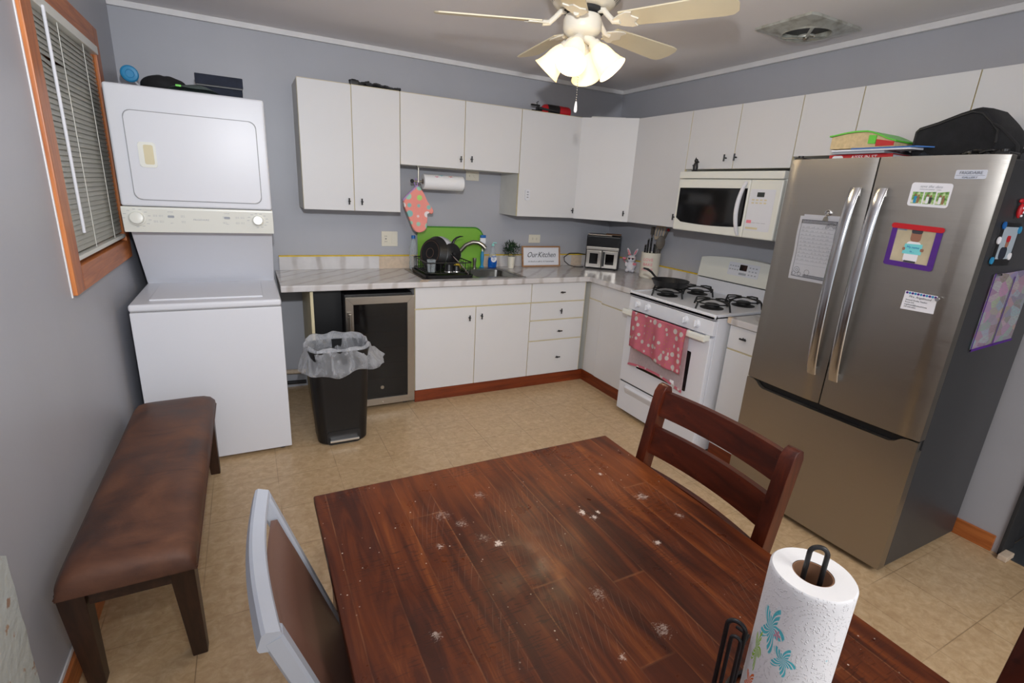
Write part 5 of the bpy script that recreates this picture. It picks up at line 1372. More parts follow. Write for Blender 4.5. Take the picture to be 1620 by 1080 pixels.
fl_ = [(-.0355, .185, .023, .044, CY), (-.008, .148, .019, .028, CY), (-.052, .128, .011, .042, GR), (-.024, .183, .006, .009, PK), (-.050, .062, .016, .026, lin(236, 120, 60)), (.012, .055, .012, .02, GR), (.062, .08, .010, .02, CY), (.05, .17, .002, .002, CY)]
M['roll'] = towelpaper('embossed_paper_towel', fl_)
rt = thing('paper_towel_roll', 'floral printed paper towel roll standing on the table', 'paper towel roll', (rc[0], rc[1], TZ + .012), math.radians(205))
bm = B(); h0, h1 = 0., .272; R2 = .0565; n_ = 96; 
prof = [(.0275, h0 + .001), (R2 - .002, h0), (R2, h0 + .003)] + [(R2, h0 + (h1 - h0) * i / 20) for i in range(1, 20)] + [(R2, h1 - .003), (R2 - .0025, h1), (.0275, h1 - .001)]
lathe(bm, prof, (0, 0, 0), n_)
for f in bm.faces:
    if all(math.hypot(v.co.x, v.co.y) < R2 - .0001 or v.co.z >= h1 - .0005 for v in f.verts) and sum(v.co.z for v in f.verts) / len(f.verts) > .26 and min(math.hypot(v.co.x, v.co.y) for v in f.verts) < .05: f.material_index = 1
for v in bm.verts:
    r_ = math.hypot(v.co.x, v.co.y)
    if r_ > .05:
        a = math.atan2(v.co.y, v.co.x); k = 1 + .014 * ((a + PI * .86) % (2 * PI)) / (2 * PI); v.co.x *= k; v.co.y *= k
obj('paper', bm, ['roll', plain('soft_white_tissue', lin(240, 240, 240), .95, bump=.2, bscale=700)], rt, local=True, smooth=50, keep=True)
obj('cardboard_core', lathe(B(), [(.0275, .001), (.0275, h1 - .002), (.0255, h1 - .002), (.0255, .001)], (0, 0, 0), 40, close=True), 'card', rt, local=True)

# ------------------------------------------------------------------ clutter on the back counter
ct = z1 if False else .915
# hanging roll under the short wall cabinet
M['roll2'] = towelpaper('printed_paper_towel_hanging', [(-.012, -.04, .014, .025, lin(215, 60, 90)), (.02, -.02, .014, .028, CY), (-.02, .02, .014, .03, lin(120, 80, 150)), (.035, .05, .01, .02, lin(215, 60, 90)), (.045, -.06, .01, .02, PK)])
t = thing('hanging_paper_towel_roll', 'paper towel roll with red and teal print hanging under the short wall cabinet', 'paper towel roll', (1.93, -.24, 1.585))
rt = thing('tmp', '', '', (0, 0, 0)); 
mr = Matrix.Translation((1.935, -.24, 1.585)) @ Matrix.Rotation(-PI / 2 , 4, 'X') @ Matrix.Rotation(PI / 2, 4, 'Y')
MW[rt] = Matrix.Translation((1.935, -.24, 1.585)) @ Matrix.Rotation(PI / 2, 4, 'Y') @ Matrix.Rotation(PI, 4, 'Z')
bm = B(); lathe(bm, [(.02, -.155), (.052, -.155), (.054, -.15), (.054, 0), (.054, .15), (.052, .155), (.02, .155)], (0, 0, 0), 48)
o = obj('paper', bm, 'roll2', rt, local=True, keep=True, smooth=50); mwo = MW[o]; o.parent = t; o.matrix_local = MW[t].inverted() @ mwo
o = obj('cardboard_core', lathe(B(), [(.02, -.153), (.02, .153), (.0185, .153), (.0185, -.153)], (0, 0, 0), 30, close=True), 'card', rt, local=True, keep=True); mwo = MW[o]; o.parent = t; o.matrix_local = MW[t].inverted() @ mwo
bpy.data.objects.remove(rt)
t = thing('towel_bar', 'metal under-cabinet bar that carries the hanging paper towel roll', 'holder', (1.9, -.24, us))
bm = B(); box(bm, 1.735, 2.11, -.255, -.225, us - .008, us - .0005, .001); obj('mounting_plate', bm, 'nickel', t)
bm = B(); box(bm, 1.742, 1.752, -.248, -.232, 1.575, us - .008, .002); obj('bracket', bm, 'nickel', t)
bm = B(); cyl(bm, (1.70, -.24, 1.585), (2.105, -.24, 1.585), .0075, seg=12); obj('bar', bm, 'nickel', t)
bm = B(); sph(bm, (1.70, -.24, 1.585), .014, 12); obj('bar_knob', bm, 'rubber', t)
# oven mitt
t = thing('oven_mitt', 'pink egg-print oven mitt hanging from the towel bar end', 'oven mitt', (1.74, -.24, 1.22))
pts = [(1.735, 1.555), (1.69, 1.505), (1.628, 1.445), (1.640, 1.40), (1.668, 1.34), (1.692, 1.275), (1.708, 1.235), (1.74, 1.215), (1.785, 1.222), (1.812, 1.25), (1.815, 1.29), (1.796, 1.345), (1.806, 1.372), (1.838, 1.352), (1.862, 1.362), (1.862, 1.385), (1.84, 1.41), (1.815, 1.44), (1.795, 1.48), (1.765, 1.54)]
bm = B()
def chaik(p):
    o2 = []
    for i in range(len(p)):
        a, b = p[i], p[(i + 1) % len(p)]; o2 += [(a[0] * .75 + b[0] * .25, a[1] * .75 + b[1] * .25), (a[0] * .25 + b[0] * .75, a[1] * .25 + b[1] * .75)]
    return o2
prism(bm, chaik(pts), FXZ, -.256, -.224, .011); obj('mitt_body', bm, 'mitt', t, smooth=60, keep=True)
obj('hanging_loop', tube(B(), [(1.728, -.24, 1.54), (1.715, -.24, 1.575), (1.728, -.24, 1.606), (1.742, -.24, 1.58), (1.735, -.24, 1.54)], .0035, 8), plain('lilac_ribbon', lin(170, 140, 200), .8), t)
obj('cuff_binding', tube(B(), [(1.742, -.24, 1.553), (1.69, -.24, 1.503), (1.632, -.24, 1.447)], [.012, .016, .012], 8, flat=.8), 'mitt' if False else plain('lilac_binding', lin(180, 150, 196), .8), t)
# green cutting board
t = thing('cutting_board', 'large lime green cutting board leaning against the wall behind the dish rack', 'cutting board', (2.08, -.05, ct))
CB = lambda a, b, t_: (a, -.062 + (b - ct) * .10 - t_, b)
g = NG('lime_translucent_plastic', .35); g.col(lin(122, 176, 58)); M['lime'] = g.m
bm = B(); po = [(1.80, ct + .003), (1.80, 1.235), (1.83, 1.245), (2.29, 1.245)] + [(2.29 + .085 * math.sin(PI / 2 * k / 10), 1.245 - .10 * (1 - math.cos(PI / 2 * k / 10))) for k in range(1, 11)] + [(2.378, 1.08), (2.365, .98), (2.35, ct + .003)]
prism(bm, po, CB, 0, .006, .002); bd_ = obj('board', bm, 'lime', t)
bm = B(); pin = [(a, b) for a, b in po]; tube(bm, [Vector(CB(a, b, .006)) for a, b in po[2:-1]], .0055, 8); obj('rim', bm, plain('dark_lime_edge', lin(70, 140, 50), .4), t)
# water bottle
t = thing('water_bottle', 'clear plastic bottle with a blue cap left of the green board', 'bottle', (1.745, -.13, ct))
zb = ct + .0065
obj('bottle', lathe(B(), [(0, zb), (.028, zb), (.032, zb + .01), (.032, zb + .06), (.029, zb + .075), (.032, zb + .09), (.029, zb + .11), (.032, zb + .13), (.029, zb + .15), (.032, zb + .165), (.022, zb + .20), (.013, zb + .225), (.013, zb + .24), (.0115, zb + .24), (.0115, zb + .224), (.03, zb + .16), (.03, zb + .01), (0, zb + .004)], (1.745, -.115, 0), 28), 'glass', t)
obj('cap', lathe(B(), [(0, zb + .262), (.014, zb + .262), (.0155, zb + .258), (.0155, zb + .238), (0, zb + .238)], (1.745, -.115, 0), 20), 'bluedk', t)
# dish rack
t = thing('dish_rack', 'black wire dish rack set over the left sink bowl', 'dish rack', (1.89, -.36, ct))
rk0, rk1, ry0, ry1 = 1.715, 2.075, -.555, -.175
bm = B(); zz = ct + .006
loft(bm, [(rrect(rk0, rk1, ry0, ry1, .03), zz, (0, 0)), (rrect(rk0 - .005, rk1 + .005, ry0 - .005, ry1 + .005, .03), zz + .022, (0, 0)), (rrect(rk0 + .003, rk1 - .003, ry0 + .003, ry1 - .003, .03), zz + .022, (0, 0)), (rrect(rk0 + .008, rk1 - .008, ry0 + .008, ry1 - .008, .03), zz + .006, (0, 0))])
obj('drip_tray', bm, 'blackpl', t)
bm = B()
for z_, r_ in ((zz + .035, .003), (zz + .11, .0045)): tube(bm, [(a, b, z_) for a, b in rrect(rk0 + .008, rk1 - .008, ry0 + .008, ry1 - .008, .03)], r_, 6, closed=True)
for i in range(9):
    x_ = rk0 + .03 + i * (rk1 - rk0 - .06) / 8
    for y_ in (ry0 + .008, ry1 - .008): tube(bm, [(x_, y_, zz + .035), (x_, y_, zz + .11)], .002, 5)
    tube(bm, [(x_, ry0 + .01, zz + .035), (x_, ry1 - .01, zz + .035)], .002, 5)
    if i % 2 == 0: tube(bm, [(x_, -.42, zz + .035), (x_, -.41, zz + .10), (x_, -.39, zz + .10), (x_, -.38, zz + .035)], .002, 5)
for j in range(7):
    y_ = ry0 + .04 + j * .05
    for x_ in (rk0 + .008, rk1 - .008): tube(bm, [(x_, y_, zz + .035), (x_, y_, zz + .11)], .002, 5)
obj('wire_basket', bm, 'black', t)
# things in the rack
def disc_m(c, n, up=(0, 0, 1)): return Matrix.Translation(Vector(c)) @ Vector(n).normalized().to_track_quat('Z', 'Y').to_matrix().to_4x4()
t = thing('skillet', 'large black skillet leaning on its side in the dish rack, bottom facing out', 'pan', (1.84, -.34, ct + .02))
m4 = disc_m((1.800, -.36, 1.080), (-.86, -.44, .22))
g = NG('skillet_bottom', .45); X, Y, Z = g.xyz(); g.col(lin(36, 34, 34)); M['skb'] = g.m
bm = B(); lathe(bm, [(0, 0), (.098, 0), (.104, -.003), (.130, -.050), (.133, -.052), (.128, -.048), (.100, -.006), (0, -.006)], seg=48, mat=m4); sk_ = obj('pan_body', bm, 'blackpl', t)
for r_ in (.088, .034): obj('copper_ring', lathe(B(), [(r_, .0), (r_, .0012), (r_ + .003, .0012), (r_ + .003, 0)], seg=48, mat=m4, close=True), plain('worn_copper_ring', lin(120, 95, 80), .4, .5), sk_)
t = thing('saucepan', 'white and black saucepan tilted in the dish rack behind the skillet', 'pan', (1.95, -.26, ct + .02))
m4 = disc_m((1.935, -.275, 1.12), (.35, -.4, .9))
obj('pot_body', lathe(B(), [(0, .05), (.06, .048), (.085, .03), (.09, -.05), (.085, -.055), (.08, -.05), (.078, .02), (0, .04)], seg=36, mat=m4), 'enamel', t)
m5 = disc_m((1.965, -.385, 1.075), (.2, -.95, .15))
lid = thing('pot_lid', 'round black pot lid standing in the dish rack', 'lid', (1.97, -.38, ct + .02))
obj('lid_disc', lathe(B(), [(0, .022), (.03, .019), (.075, .006), (.08, 0), (.078, -.003), (.03, .013), (0, .016)], seg=36, mat=m5), 'blackpl', lid)
obj('lid_knob', lathe(B(), [(0, .04), (.013, .038), (.014, .032), (.006, .026), (.006, .018), (0, .018)], seg=16, mat=m5), 'black', lid)
obj('handle', tube(B(), [(2.0, -.30, 1.14), (2.01, -.30, 1.165), (2.03, -.30, 1.185), (2.06, -.30, 1.197), (2.085, -.30, 1.197)], [.016, .013, .010, .008, .004], 10, flat=.7), 'blackpl', t)
t = thing('ladle', 'long-handled metal utensil slanting across the front of the dish rack', 'utensil', (2.0, -.45, ct + .03))
obj('handle', tube(B(), [(1.945, -.40, 1.08), (2.0, -.48, 1.01), (2.04, -.545, .945)], [.004, .005, .008], 8), 'chrome', t)
t = thing('glass_bowl', 'clear glass bowl upside down at the right end of the dish rack', 'bowl', (2.02, -.27, 1.0))
obj('bowl', lathe(B(), [(.06, 1.032), (.062, 1.032), (.055, 1.065), (.035, 1.083), (0, 1.086), (0, 1.083), (.034, 1.080), (.052, 1.064)], (2.05, -.205, 0), 32), 'glass', t)
t = thing('drinking_glass', 'small clear glass at the front left of the dish rack', 'glass', (1.765, -.50, ct))
zg = ct + .045
obj('glass', lathe(B(), [(0, zg), (.026, zg), (.032, zg + .09), (.030, zg + .09), (.024, zg + .005), (0, zg + .005)], (1.765, -.50, 0), 24), 'glass', t)
t = thing('sponge', 'yellow sponge in the dish rack under the glass bowl', 'sponge', (2.01, -.36, ct + .05))
obj('foam', box(B(), 1.975, 2.045, -.375, -.335, ct + .045, ct + .085, .006), 'yellow', t); obj('scouring_layer', box(B(), 1.975, 2.045, -.334, -.325, ct + .046, ct + .084, .003), 'green', t)
for k, (cx_, cy_) in enumerate(((1.90, -.505), (1.955, -.51))):
    tt = thing('measuring_cup', ('black cup lying upside down at the front of the dish rack', 'small black cup beside the slanting metal utensil in the dish rack')[k], 'cup', (cx_, cy_, ct + .04))
    zc = ct + .046; r_ = (.036, .028)[k]
    obj('cup_body', lathe(B(), [(r_, zc), (r_ + .001, zc), (r_ * .82, zc + r_ * 1.5), (0, zc + r_ * 1.55), (0, zc + r_ * 1.45), (r_ * .78, zc + r_ * 1.4)], (cx_, cy_, 0), 24), 'blackpl', tt)
    obj('rim_band', lathe(B(), [(r_ + .0, zc), (r_ + .0025, zc), (r_ + .001, zc + .006), (r_ - .001, zc + .006)], (cx_, cy_, 0), 24, close=True), 'chrome', tt)
# brush, soap, plant, sign
t = thing('dish_brush', 'blue and white dish brush standing upright behind the sink', 'brush', (2.352, -.075, ct)); bx_, by_ = 2.352, -.082; zb = ct + .0055
bm = B(); lathe(bm, [(0, zb), (.020, zb), (.020, zb + .006), (.012, zb + .015), (.011, zb + .03), (.016, zb + .07), (.015, zb + .11), (.008, zb + .135), (0, zb + .135)], (bx_, by_, 0), 20); obj('grip', bm, 'blue', t)
bm = B(); cyl(bm, (bx_, by_, zb + .13), (bx_, by_, zb + .20), .007, .006, 12); box(bm, bx_ - .026, bx_ + .026, by_ - .012, by_ + .012, zb + .195, zb + .248, .008, 3); obj('neck', bm, 'paper', t)
bm = B(); box(bm, bx_ - .023, bx_ + .023, by_ - .014, by_ + .014, zb + .246, zb + .270, .004); obj('bristles', bm, 'bluedk', t)
t = thing('dish_soap_bottle', 'clear squeeze bottle half full of blue dish soap behind the sink', 'bottle', (2.445, -.085, ct)); zb = ct + .0055
def ob(bm, prof, c, sx_, sy_): return lathe(bm, prof, c, 32, sx=sx_, sy=sy_)
bm = B(); ob(bm, [(0, zb), (.036, zb), (.04, zb + .01), (.041, zb + .05), (.036, zb + .085), (0, zb + .085)], (2.445, -.09, 0), 1, .62); obj('blue_soap', bm, 'bluegel', t)
bm = B(); ob(bm, [(.036, zb + .0855), (.030, zb + .11), (.022, zb + .135), (.013, zb + .165), (.011, zb + .18), (.0, zb + .18), (0, zb + .175), (.012, zb + .16), (.034, zb + .0865)], (2.445, -.09, 0), 1, .62); obj('clear_shoulder', bm, 'glass', t)
bm = B(); lathe(bm, [(0, zb + .18), (.012, zb + .18), (.012, zb + .195), (.006, zb + .20), (0, zb + .20)], (2.445, -.09, 0), 16); tube(bm, [(2.445, -.09, zb + .20), (2.445, -.09, zb + .208), (2.475, -.10, zb + .206)], .004, 8); obj('cap', bm, plain('pale_aqua_cap', lin(150, 220, 215), .4), t)
bm = B(); m4 = Matrix.Translation((2.445, -.1165, zb + .075)) @ Matrix.Rotation(PI / 2, 4, 'X'); lathe(bm, [(0, 0), (.026, 0), (.026, .0012), (0, .0012)], seg=28, mat=m4, sy=1.1); lb = obj('label_sticker', bm, 'paper', t)
bm = B(); text(bm, 'D', lambda a, b, t_: (2.445 + a, -.1178 - t_, zb + .073 + b), .03); prism(bm, [(-.022, .016), (.022, .016), (.018, .024), (-.018, .024)], lambda a, b, t_: (2.445 + a, -.1178 - t_, zb + .073 + b), 0, .0004); obj('label_print', bm, 'bluedk', lb, smooth=0)
t = thing('potted_plant', 'small bushy green plant in a cream pot between the soap and the sign', 'plant', (2.61, -.12, ct)); zb = ct + .0008; pc_ = (2.61, -.12)
pot = obj('pot', lathe(B(), [(0, zb), (.026, zb), (.034, zb + .085), (.036, zb + .09), (.036, zb + .10), (.031, zb + .10), (.030, zb + .088), (0, zb + .086)], (*pc_, 0), 28), 'ceram', t)
bm = B()
for i in range(340):
    a, ph = random.uniform(0, 2 * PI), math.acos(random.uniform(-.55, 1)); rr_ = .082 * random.uniform(.45, 1.08)
    p = Vector((pc_[0] + rr_ * math.sin(ph) * math.cos(a), pc_[1] + rr_ * math.sin(ph) * math.sin(a) * .85, zb + .155 + rr_ * math.cos(ph) * .95))
    d1 = (p - Vector((pc_[0], pc_[1], zb + .12))).normalized() + Vector([random.uniform(-.5, .5) for _ in range(3)]); d1.normalize(); s1_, _ = frame_for(d1); L = random.uniform(.018, .034); w_ = .006
    v_ = [bm.verts.new(q) for q in (p - d1 * L * .4, p + s1_ * w_, p + d1 * L * .6, p - s1_ * w_)]; bm.faces.new(v_)
obj('foliage', bm, 'leaf', t, smooth=0, recalc=False)
bm = B()
for i in range(9):
    a = i * .7; tube(bm, [(pc_[0] + .01 * math.cos(a), pc_[1] + .01 * math.sin(a), zb + .085), (pc_[0] + .045 * math.cos(a), pc_[1] + .04 * math.sin(a), zb + .155 + .03 * math.sin(a * 2))], .0015, 5)
obj('stems', bm, 'leaf', t)
t = thing('framed_sign', 'wood-framed white kitchen sign with cursive lettering leaning on the backsplash', 'sign', (2.945, -.04, ct))
SG = lambda a, b, t_: (2.945 + a, -.072 + b * .16 - t_, ct + .0015 + b)
obj('board', prism(B(), [(-.19, .012), (.19, .012), (.19, .168), (-.19, .168)], SG, -.006, 0), 'paper', t)
bm = B()
for q in ((-.198, .198, 0, .012), (-.198, .198, .168, .180), (-.198, -.186, .012, .168), (.186, .198, .012, .168)): prism(bm, [(q[0], q[2]), (q[1], q[2]), (q[1], q[3]), (q[0], q[3])], SG, -.008, .010, .001)
obj('frame', bm, 'framez', t)
bm = B(); text(bm, 'Our', SG, .066, -.098, .102, thick=.0008, shear=.42, wx=.92); text(bm, 'Kitchen', SG, .066, .055, .102, thick=.0008, shear=.42, wx=.92); text(bm, "it's food so safe it, it's homemade", SG, .0185, 0, .045, thick=.0008, shear=.2, wx=1.08)
obj('lettering', bm, 'ink', t, smooth=0)
# air fryer, set at an angle in the corner
ph = math.radians(-42); A_ = Vector((3.325, -.205, 0)); w3, d3 = .30, .20
t = thing('air_fryer', 'black and stainless double-door air fryer set in the counter corner', 'air fryer', (A_.x, A_.y, ct), ph)
zf = .008
obj('body', box(B(), 0, w3, 0, d3, zf, .30, .008, 2), 'blackpl', t, local=True)
bm = B()
for x_ in (.03, w3 - .03):
    for y_ in (.03, d3 - .03): cyl(bm, (x_, y_, .0006), (x_, y_, .01), .01, seg=10)
obj('feet', bm, 'rubber', t, local=True)
bm = B(); prism(bm, [(-.004, .205), (.0, .29), (.03, .302), (.03, .205)], lambda a, b, t_: (t_, a, b), .004, w3 - .004, .002); obj('glossy_control_panel', bm, 'glassblk', t, local=True)
obj('steel_band', box(B(), .006, w3 - .006, -.006, .002, .175, .203, .002), 'steel2', t, local=True)
for k, (a0, a1) in enumerate(((.010, .147), (.153, .290))):
    bm = B(); box(bm, a0, a1, -.012, .0, .018, .170, .003); d_ = obj('door', bm, 'steel2', t, local=True)
    obj('door_window', box(B(), a0 + .030, a1 - .032, -.0135, -.010, .05, .145, .001), 'glassblk', d_, local=t)
    hx_ = a1 - .014 if k == 0 else a0 + .014
    obj('handle', box(B(), hx_ - .009, hx_ + .009, -.034, -.0125, .035, .165, .004), ('steel2', 'blackpl')[k], d_, local=t)
tt = thing('baking_tray', 'thin metal tray with papers lying on top of the air fryer', 'tray', (3.47, -.25, 1.217))
MWt = Matrix.Translation((A_.x, A_.y, ct)) @ Matrix.Rotation(ph, 4, 'Z'); MW['af'] = MWt
obj('tray', box(B(), .005, .22, .01, .19, .3025, .312, .004), 'steel2', tt, local='af'); obj('folded_papers', box(B(), .16, .295, .03, .18, .3125, .3165, .001), 'card', tt, local='af')
t = thing('power_cord', 'black power cord looping beside the air fryer', 'cord', (3.2, -.1, ct))
obj('cord', tube(B(), [(3.44, -.06, 1.02), (3.36, -.035, 1.03), (3.26, -.04, 1.03), (3.185, -.07, 1.0), (3.18, -.09, .965), (3.21, -.12, .935), (3.25, -.15, .922), (3.30, -.165, .9205), (3.345, -.16, .9205)], .004, 8), 'black', t)
# bunny figurine
t = thing('bunny_figurine', 'white bunny figurine wearing dark heart glasses beside the air fryer', 'figurine', (3.645, -.465, ct), math.radians(-48))
zb = .0006; fur = plain('white_glitter_fur', lin(228, 226, 232), .8, bump=.5, bscale=500)
bm = B(); sph(bm, (0, 0, .052), .042, 20, (1, .85, 1.2)); sph(bm, (0, 0, .120), .037, 20, (1.08, .95, .92)); sph(bm, (0, .0, .088), .026, 14)
for s in (-1, 1):
    sph(bm, (s * .026, -.022, .018), .017, 12, (1, 1.5, .95)); sph(bm, (s * .04, -.010, .07), .012, 12, (1, 1.1, 1.7))
    sph(bm, (s * .030, .006, .178), .014, 14, (.85, .55, 2.7), rot=Matrix.Rotation(s * .42, 3, 'Y'))
sph(bm, (0, .035, .04), .014, 10)
for v in bm.verts: v.co.z = max(v.co.z, zb)
obj('body', bm, fur, t, local=True, smooth=70)
bm = B()
for s in (-1, 1): sph(bm, (s * .030, .0, .179), .010, 12, (.7, .5, 2.5), rot=Matrix.Rotation(s * .42, 3, 'Y'))
obj('inner_ears', bm, 'pink', t, local=True)
bm = B()
for s in (-1, 1):
    for k in (-1, 1): sph(bm, (s * .015 + k * .004, -.034, .126), .0065, 10, (1, .5, 1))
    lathe(bm, [(0, -.012), (.009, 0), (0, .001)], seg=12, mat=Matrix.Translation((s * .015, -.034, .1235)), sy=.5)
obj('heart_glasses', bm, 'black', t, local=True)
bm = B(); tube(bm, [(-.037, 0, .128), (-.03, -.028, .128), (0, -.0365, .129), (.03, -.028, .128), (.037, 0, .128)], .0022, 6); obj('glasses_band', bm, 'pink', t, local=True)
bm = B()
for k in (-1, 1): sph(bm, (-.062 + k * .007, -.018, .122), .010, 12, (1, .6, 1))
lathe(bm, [(0, -.020), (.014, 0), (0, .002)], seg=14, mat=Matrix.Translation((-.062, -.018, .119)), sy=.6); tube(bm, [(-.045, -.02, .085), (-.062, -.018, .102)], .003, 6); obj('heart_prop', bm, 'pink', t, local=True)
bm = B()
for k in (-1, 1): sph(bm, (.036 + k * .007, -.030, .078), .010, 12, (1, .6, 1.2)); sph(bm, (-.020 + k * .008, -.012, .158), .007, 10)
obj('pink_bow', bm, 'pink', t, local=True)
# crock and utensils
cx_, cy_ = 3.612, -.742
t = thing('utensil_crock', 'cream ceramic crock with pink lettering holding kitchen tools', 'crock', (cx_, cy_, ct)); zb = ct + .0008
obj('crock', lathe(B(), [(0, zb), (.072, zb), (.078, zb + .008), (.080, zb + .20), (.082, zb + .208), (.078, zb + .212), (.074, zb + .206), (.072, zb + .012), (0, zb + .010)], (cx_, cy_, 0), 48), 'ceram', t)
bm = B()
def crk(a, b, t_):
    th = math.radians(218) + (a) / .081; return (cx_ + (.0812 + t_) * math.cos(th), cy_ + (.0812 + t_) * math.sin(th), zb + b)
for s, z_ in (('LOVE', .155), ('BAKE', .115), ('HOME', .072)): text(bm, s, crk, .034, -.005, z_, thick=.0008)
obj('pink_lettering', bm, 'pink', t, smooth=0)
def tool(nm, label, cat): return thing(nm, label, cat, (cx_, cy_, ct + .2))
kn = [(-.056, .010, 1.05, .0, .18), (-.032, -.020, 1.10, .0, .2), (-.006, -.038, 1.12, .0, .22), (.024, -.042, 1.07, .0, .18)]
kl = ['black-handled knife leftmost in the crock', 'black riveted knife second from left in the crock', 'tallest black knife with a steel butt in the crock', 'short black knife at the right front of the crock']
dV = Vector((.63, -.78, 0)); fV = Vector((.78, .63, 0))
for (a, f, zt2, ln, _), lab in zip(kn, kl):
    b_ = Vector((cx_, cy_, 0)) + dV * a + fV * f
    tt = tool('kitchen_knife', lab, 'knife')
    p0 = b_ + Vector((0, 0, 1.10)); p1 = p0 + Vector((0, 0, zt2 - 1.0 + .035)) + dV * ln
    hnd = obj('handle', tube(B(), [p0, (p0 + p1) / 2, p1], [.009, .010, .009], 10, flat=.6), 'blackpl', tt)
    obj('blade', prism(B(), [(-.010, .94), (.010, .94), (.010, 1.10), (-.010, 1.10)], lambda x, z, t_: tuple(b_ + dV * x + fV * t_ + Vector((0, 0, z))), -.001, .001), 'chrome', tt)
    bm = B(); sph(bm, p1, .0105, 10, (1, 1, .5))
    for q in (.25, .5, .75): sph(bm, p0.lerp(p1, q) - fV * .0065, .0022, 8)
    obj('steel_rivets', bm, 'chrome', hnd)
tt = tool('slotted_spatula', 'tan slotted spatula standing upright in the crock', 'spatula')
b_ = Vector((cx_, cy_, 0)) + dV * .022 + fV * .02
SPF = lambda x, z, t_: tuple(b_ + dV * (x + (z - 1.1) * .12) + fV * t_ + Vector((0, 0, z)))
bm = B()
for q in ((-.040, -.030), (-.018, -.008), (.004, .012), (.024, .036)): prism(bm, [(q[0], 1.26), (q[1], 1.26), (q[1], 1.34), (q[0], 1.34)], SPF, 0, .003)
prism(bm, [(-.040, 1.335), (.036, 1.335), (.036, 1.352), (-.040, 1.352)], SPF, 0, .003); prism(bm, [(-.03, 1.235), (.026, 1.235), (.036, 1.262), (-.040, 1.262)], SPF, 0, .003)
obj('slotted_head', bm, plain('tan_nylon', lin(176, 156, 130), .5), tt)
obj('handle', tube(B(), [SPF(0, .96, 0), SPF(0, 1.24, .0015)], .007, 8), 'nickel', tt)
tt = tool('serving_spoon', 'dark serving spoon leaning right in the crock', 'spoon')
b_ = Vector((cx_, cy_, 0)) + dV * .03 + fV * -.01
bm = B(); m4 = disc_m(b_ + dV * .035 + Vector((0, 0, 1.215)), (-.72, -.5, .25)); lathe(bm, [(0, -.006), (.028, -.003), (.036, .003), (.034, .004), (.026, 0), (0, -.003)], seg=24, mat=m4, sx=1., sy=1.6); obj('spoon_bowl', bm, 'wood_spoon', tt)
obj('handle', tube(B(), [b_ + Vector((0, 0, .95)), b_ + dV * .02 + Vector((0, 0, 1.16))], .006, 8), 'wood_spoon', tt)
tt = tool('grey_turner', 'grey turner with a red hanging tip behind the serving spoon', 'turner')
b_ = Vector((cx_, cy_, 0)) + dV * .03 + fV * .03
obj('handle', tube(B(), [b_ + Vector((0, 0, .95)), b_ + dV * .05 + Vector((0, 0, 1.24)), b_ + dV * .075 + Vector((0, 0, 1.31))], [.006, .010, .009], 8), 'wood_spoon', tt)
bm = B(); sph(bm, b_ + dV * .078 + Vector((0, 0, 1.32)), .012, 10); obj('red_tip', bm, 'red', tt)
tt = tool('kitchen_utensil', 'dark flat tool at the back of the crock', 'utensil')
b_ = Vector((cx_, cy_, 0)) - dV * .018 + fV * .045
obj('handle', tube(B(), [b_ + Vector((0, 0, .95)), b_ + Vector((0, 0, 1.27))], .006, 8), 'wood_spoon', tt); obj('flat_end', box(B(), b_.x - .012, b_.x + .012, b_.y - .012, b_.y + .012, 1.27, 1.335, .003), 'wood_spoon', tt)

# ------------------------------------------------------------------ on top of the cabinets
t = thing('fire_extinguisher', 'small red fire extinguisher lying on top of the wall cabinets', 'fire extinguisher', (2.86, -.2, ut))
rr_ = .042; zc = ut + rr_ + .001
m4 = Matrix.Translation((2.78, -.17, zc)) @ Matrix.Rotation(PI / 2, 4, 'Y') 
obj('cylinder', lathe(B(), [(0, 0), (.02, .002), (.036, .02), (rr_, .04), (rr_, .25), (.036, .262), (0, .264)], seg=32, mat=m4), 'red', t)
obj('black_label', lathe(B(), [(rr_ + .0004, .045), (rr_ + .001, .045), (rr_ + .001, .155), (rr_ + .0004, .155)], seg=32, mat=m4, close=True), 'black', t)
bm = B(); box(bm, 2.735, 2.785, -.185, -.155, zc - .015, zc + .015, .004); box(bm, 2.685, 2.765, -.178, -.162, zc + .018, zc + .030, .003); box(bm, 2.695, 2.765, -.176, -.164, zc - .02, zc - .010, .003); tube(bm, [(2.745, -.17, zc + .012), (2.735, -.17, zc + .045), (2.75, -.17, zc + .052)], .004, 6); obj('valve_head', bm, 'blackpl', t)
obj('hose', tube(B(), [(2.75, -.19, zc), (2.74, -.215, zc), (2.78, -.225, zc - .005), (2.9, -.222, zc - .01)], .008, 8), 'rubber', t)
t = thing('tangled_cable', 'tangled black cable lying on the first wall cabinet', 'cable', (1.42, -.25, ut))
bm = B(); pts = []
for i in range(90):
    s = i / 89; pts.append((1.29 + .30 * s + .03 * math.sin(i * 1.1), -.26 + .035 * math.cos(i * 1.1), ut + .010 + .020 * (1 - s) * (.5 + .5 * math.sin(i * .8)) + .006 * (1 + math.sin(i * 2.1))))
tube(bm, pts, .0065, 6); obj('cable', bm, 'rubber', t)
obj('plug', box(B(), 1.275, 1.33, -.30, -.27, ut + .001, ut + .035, .006), 'blackpl', t)
t = thing('flat_board', 'flat off-white board lying on top of the corner wall cabinet', 'board', (3.4, -.3, ut))
bm = B(); prism(bm, [(3.18, -.31), (3.40, -.47), (3.60, -.25), (3.40, -.08)], FXY, ut + .001, ut + .022, .003); obj('board', bm, 'carc', t)

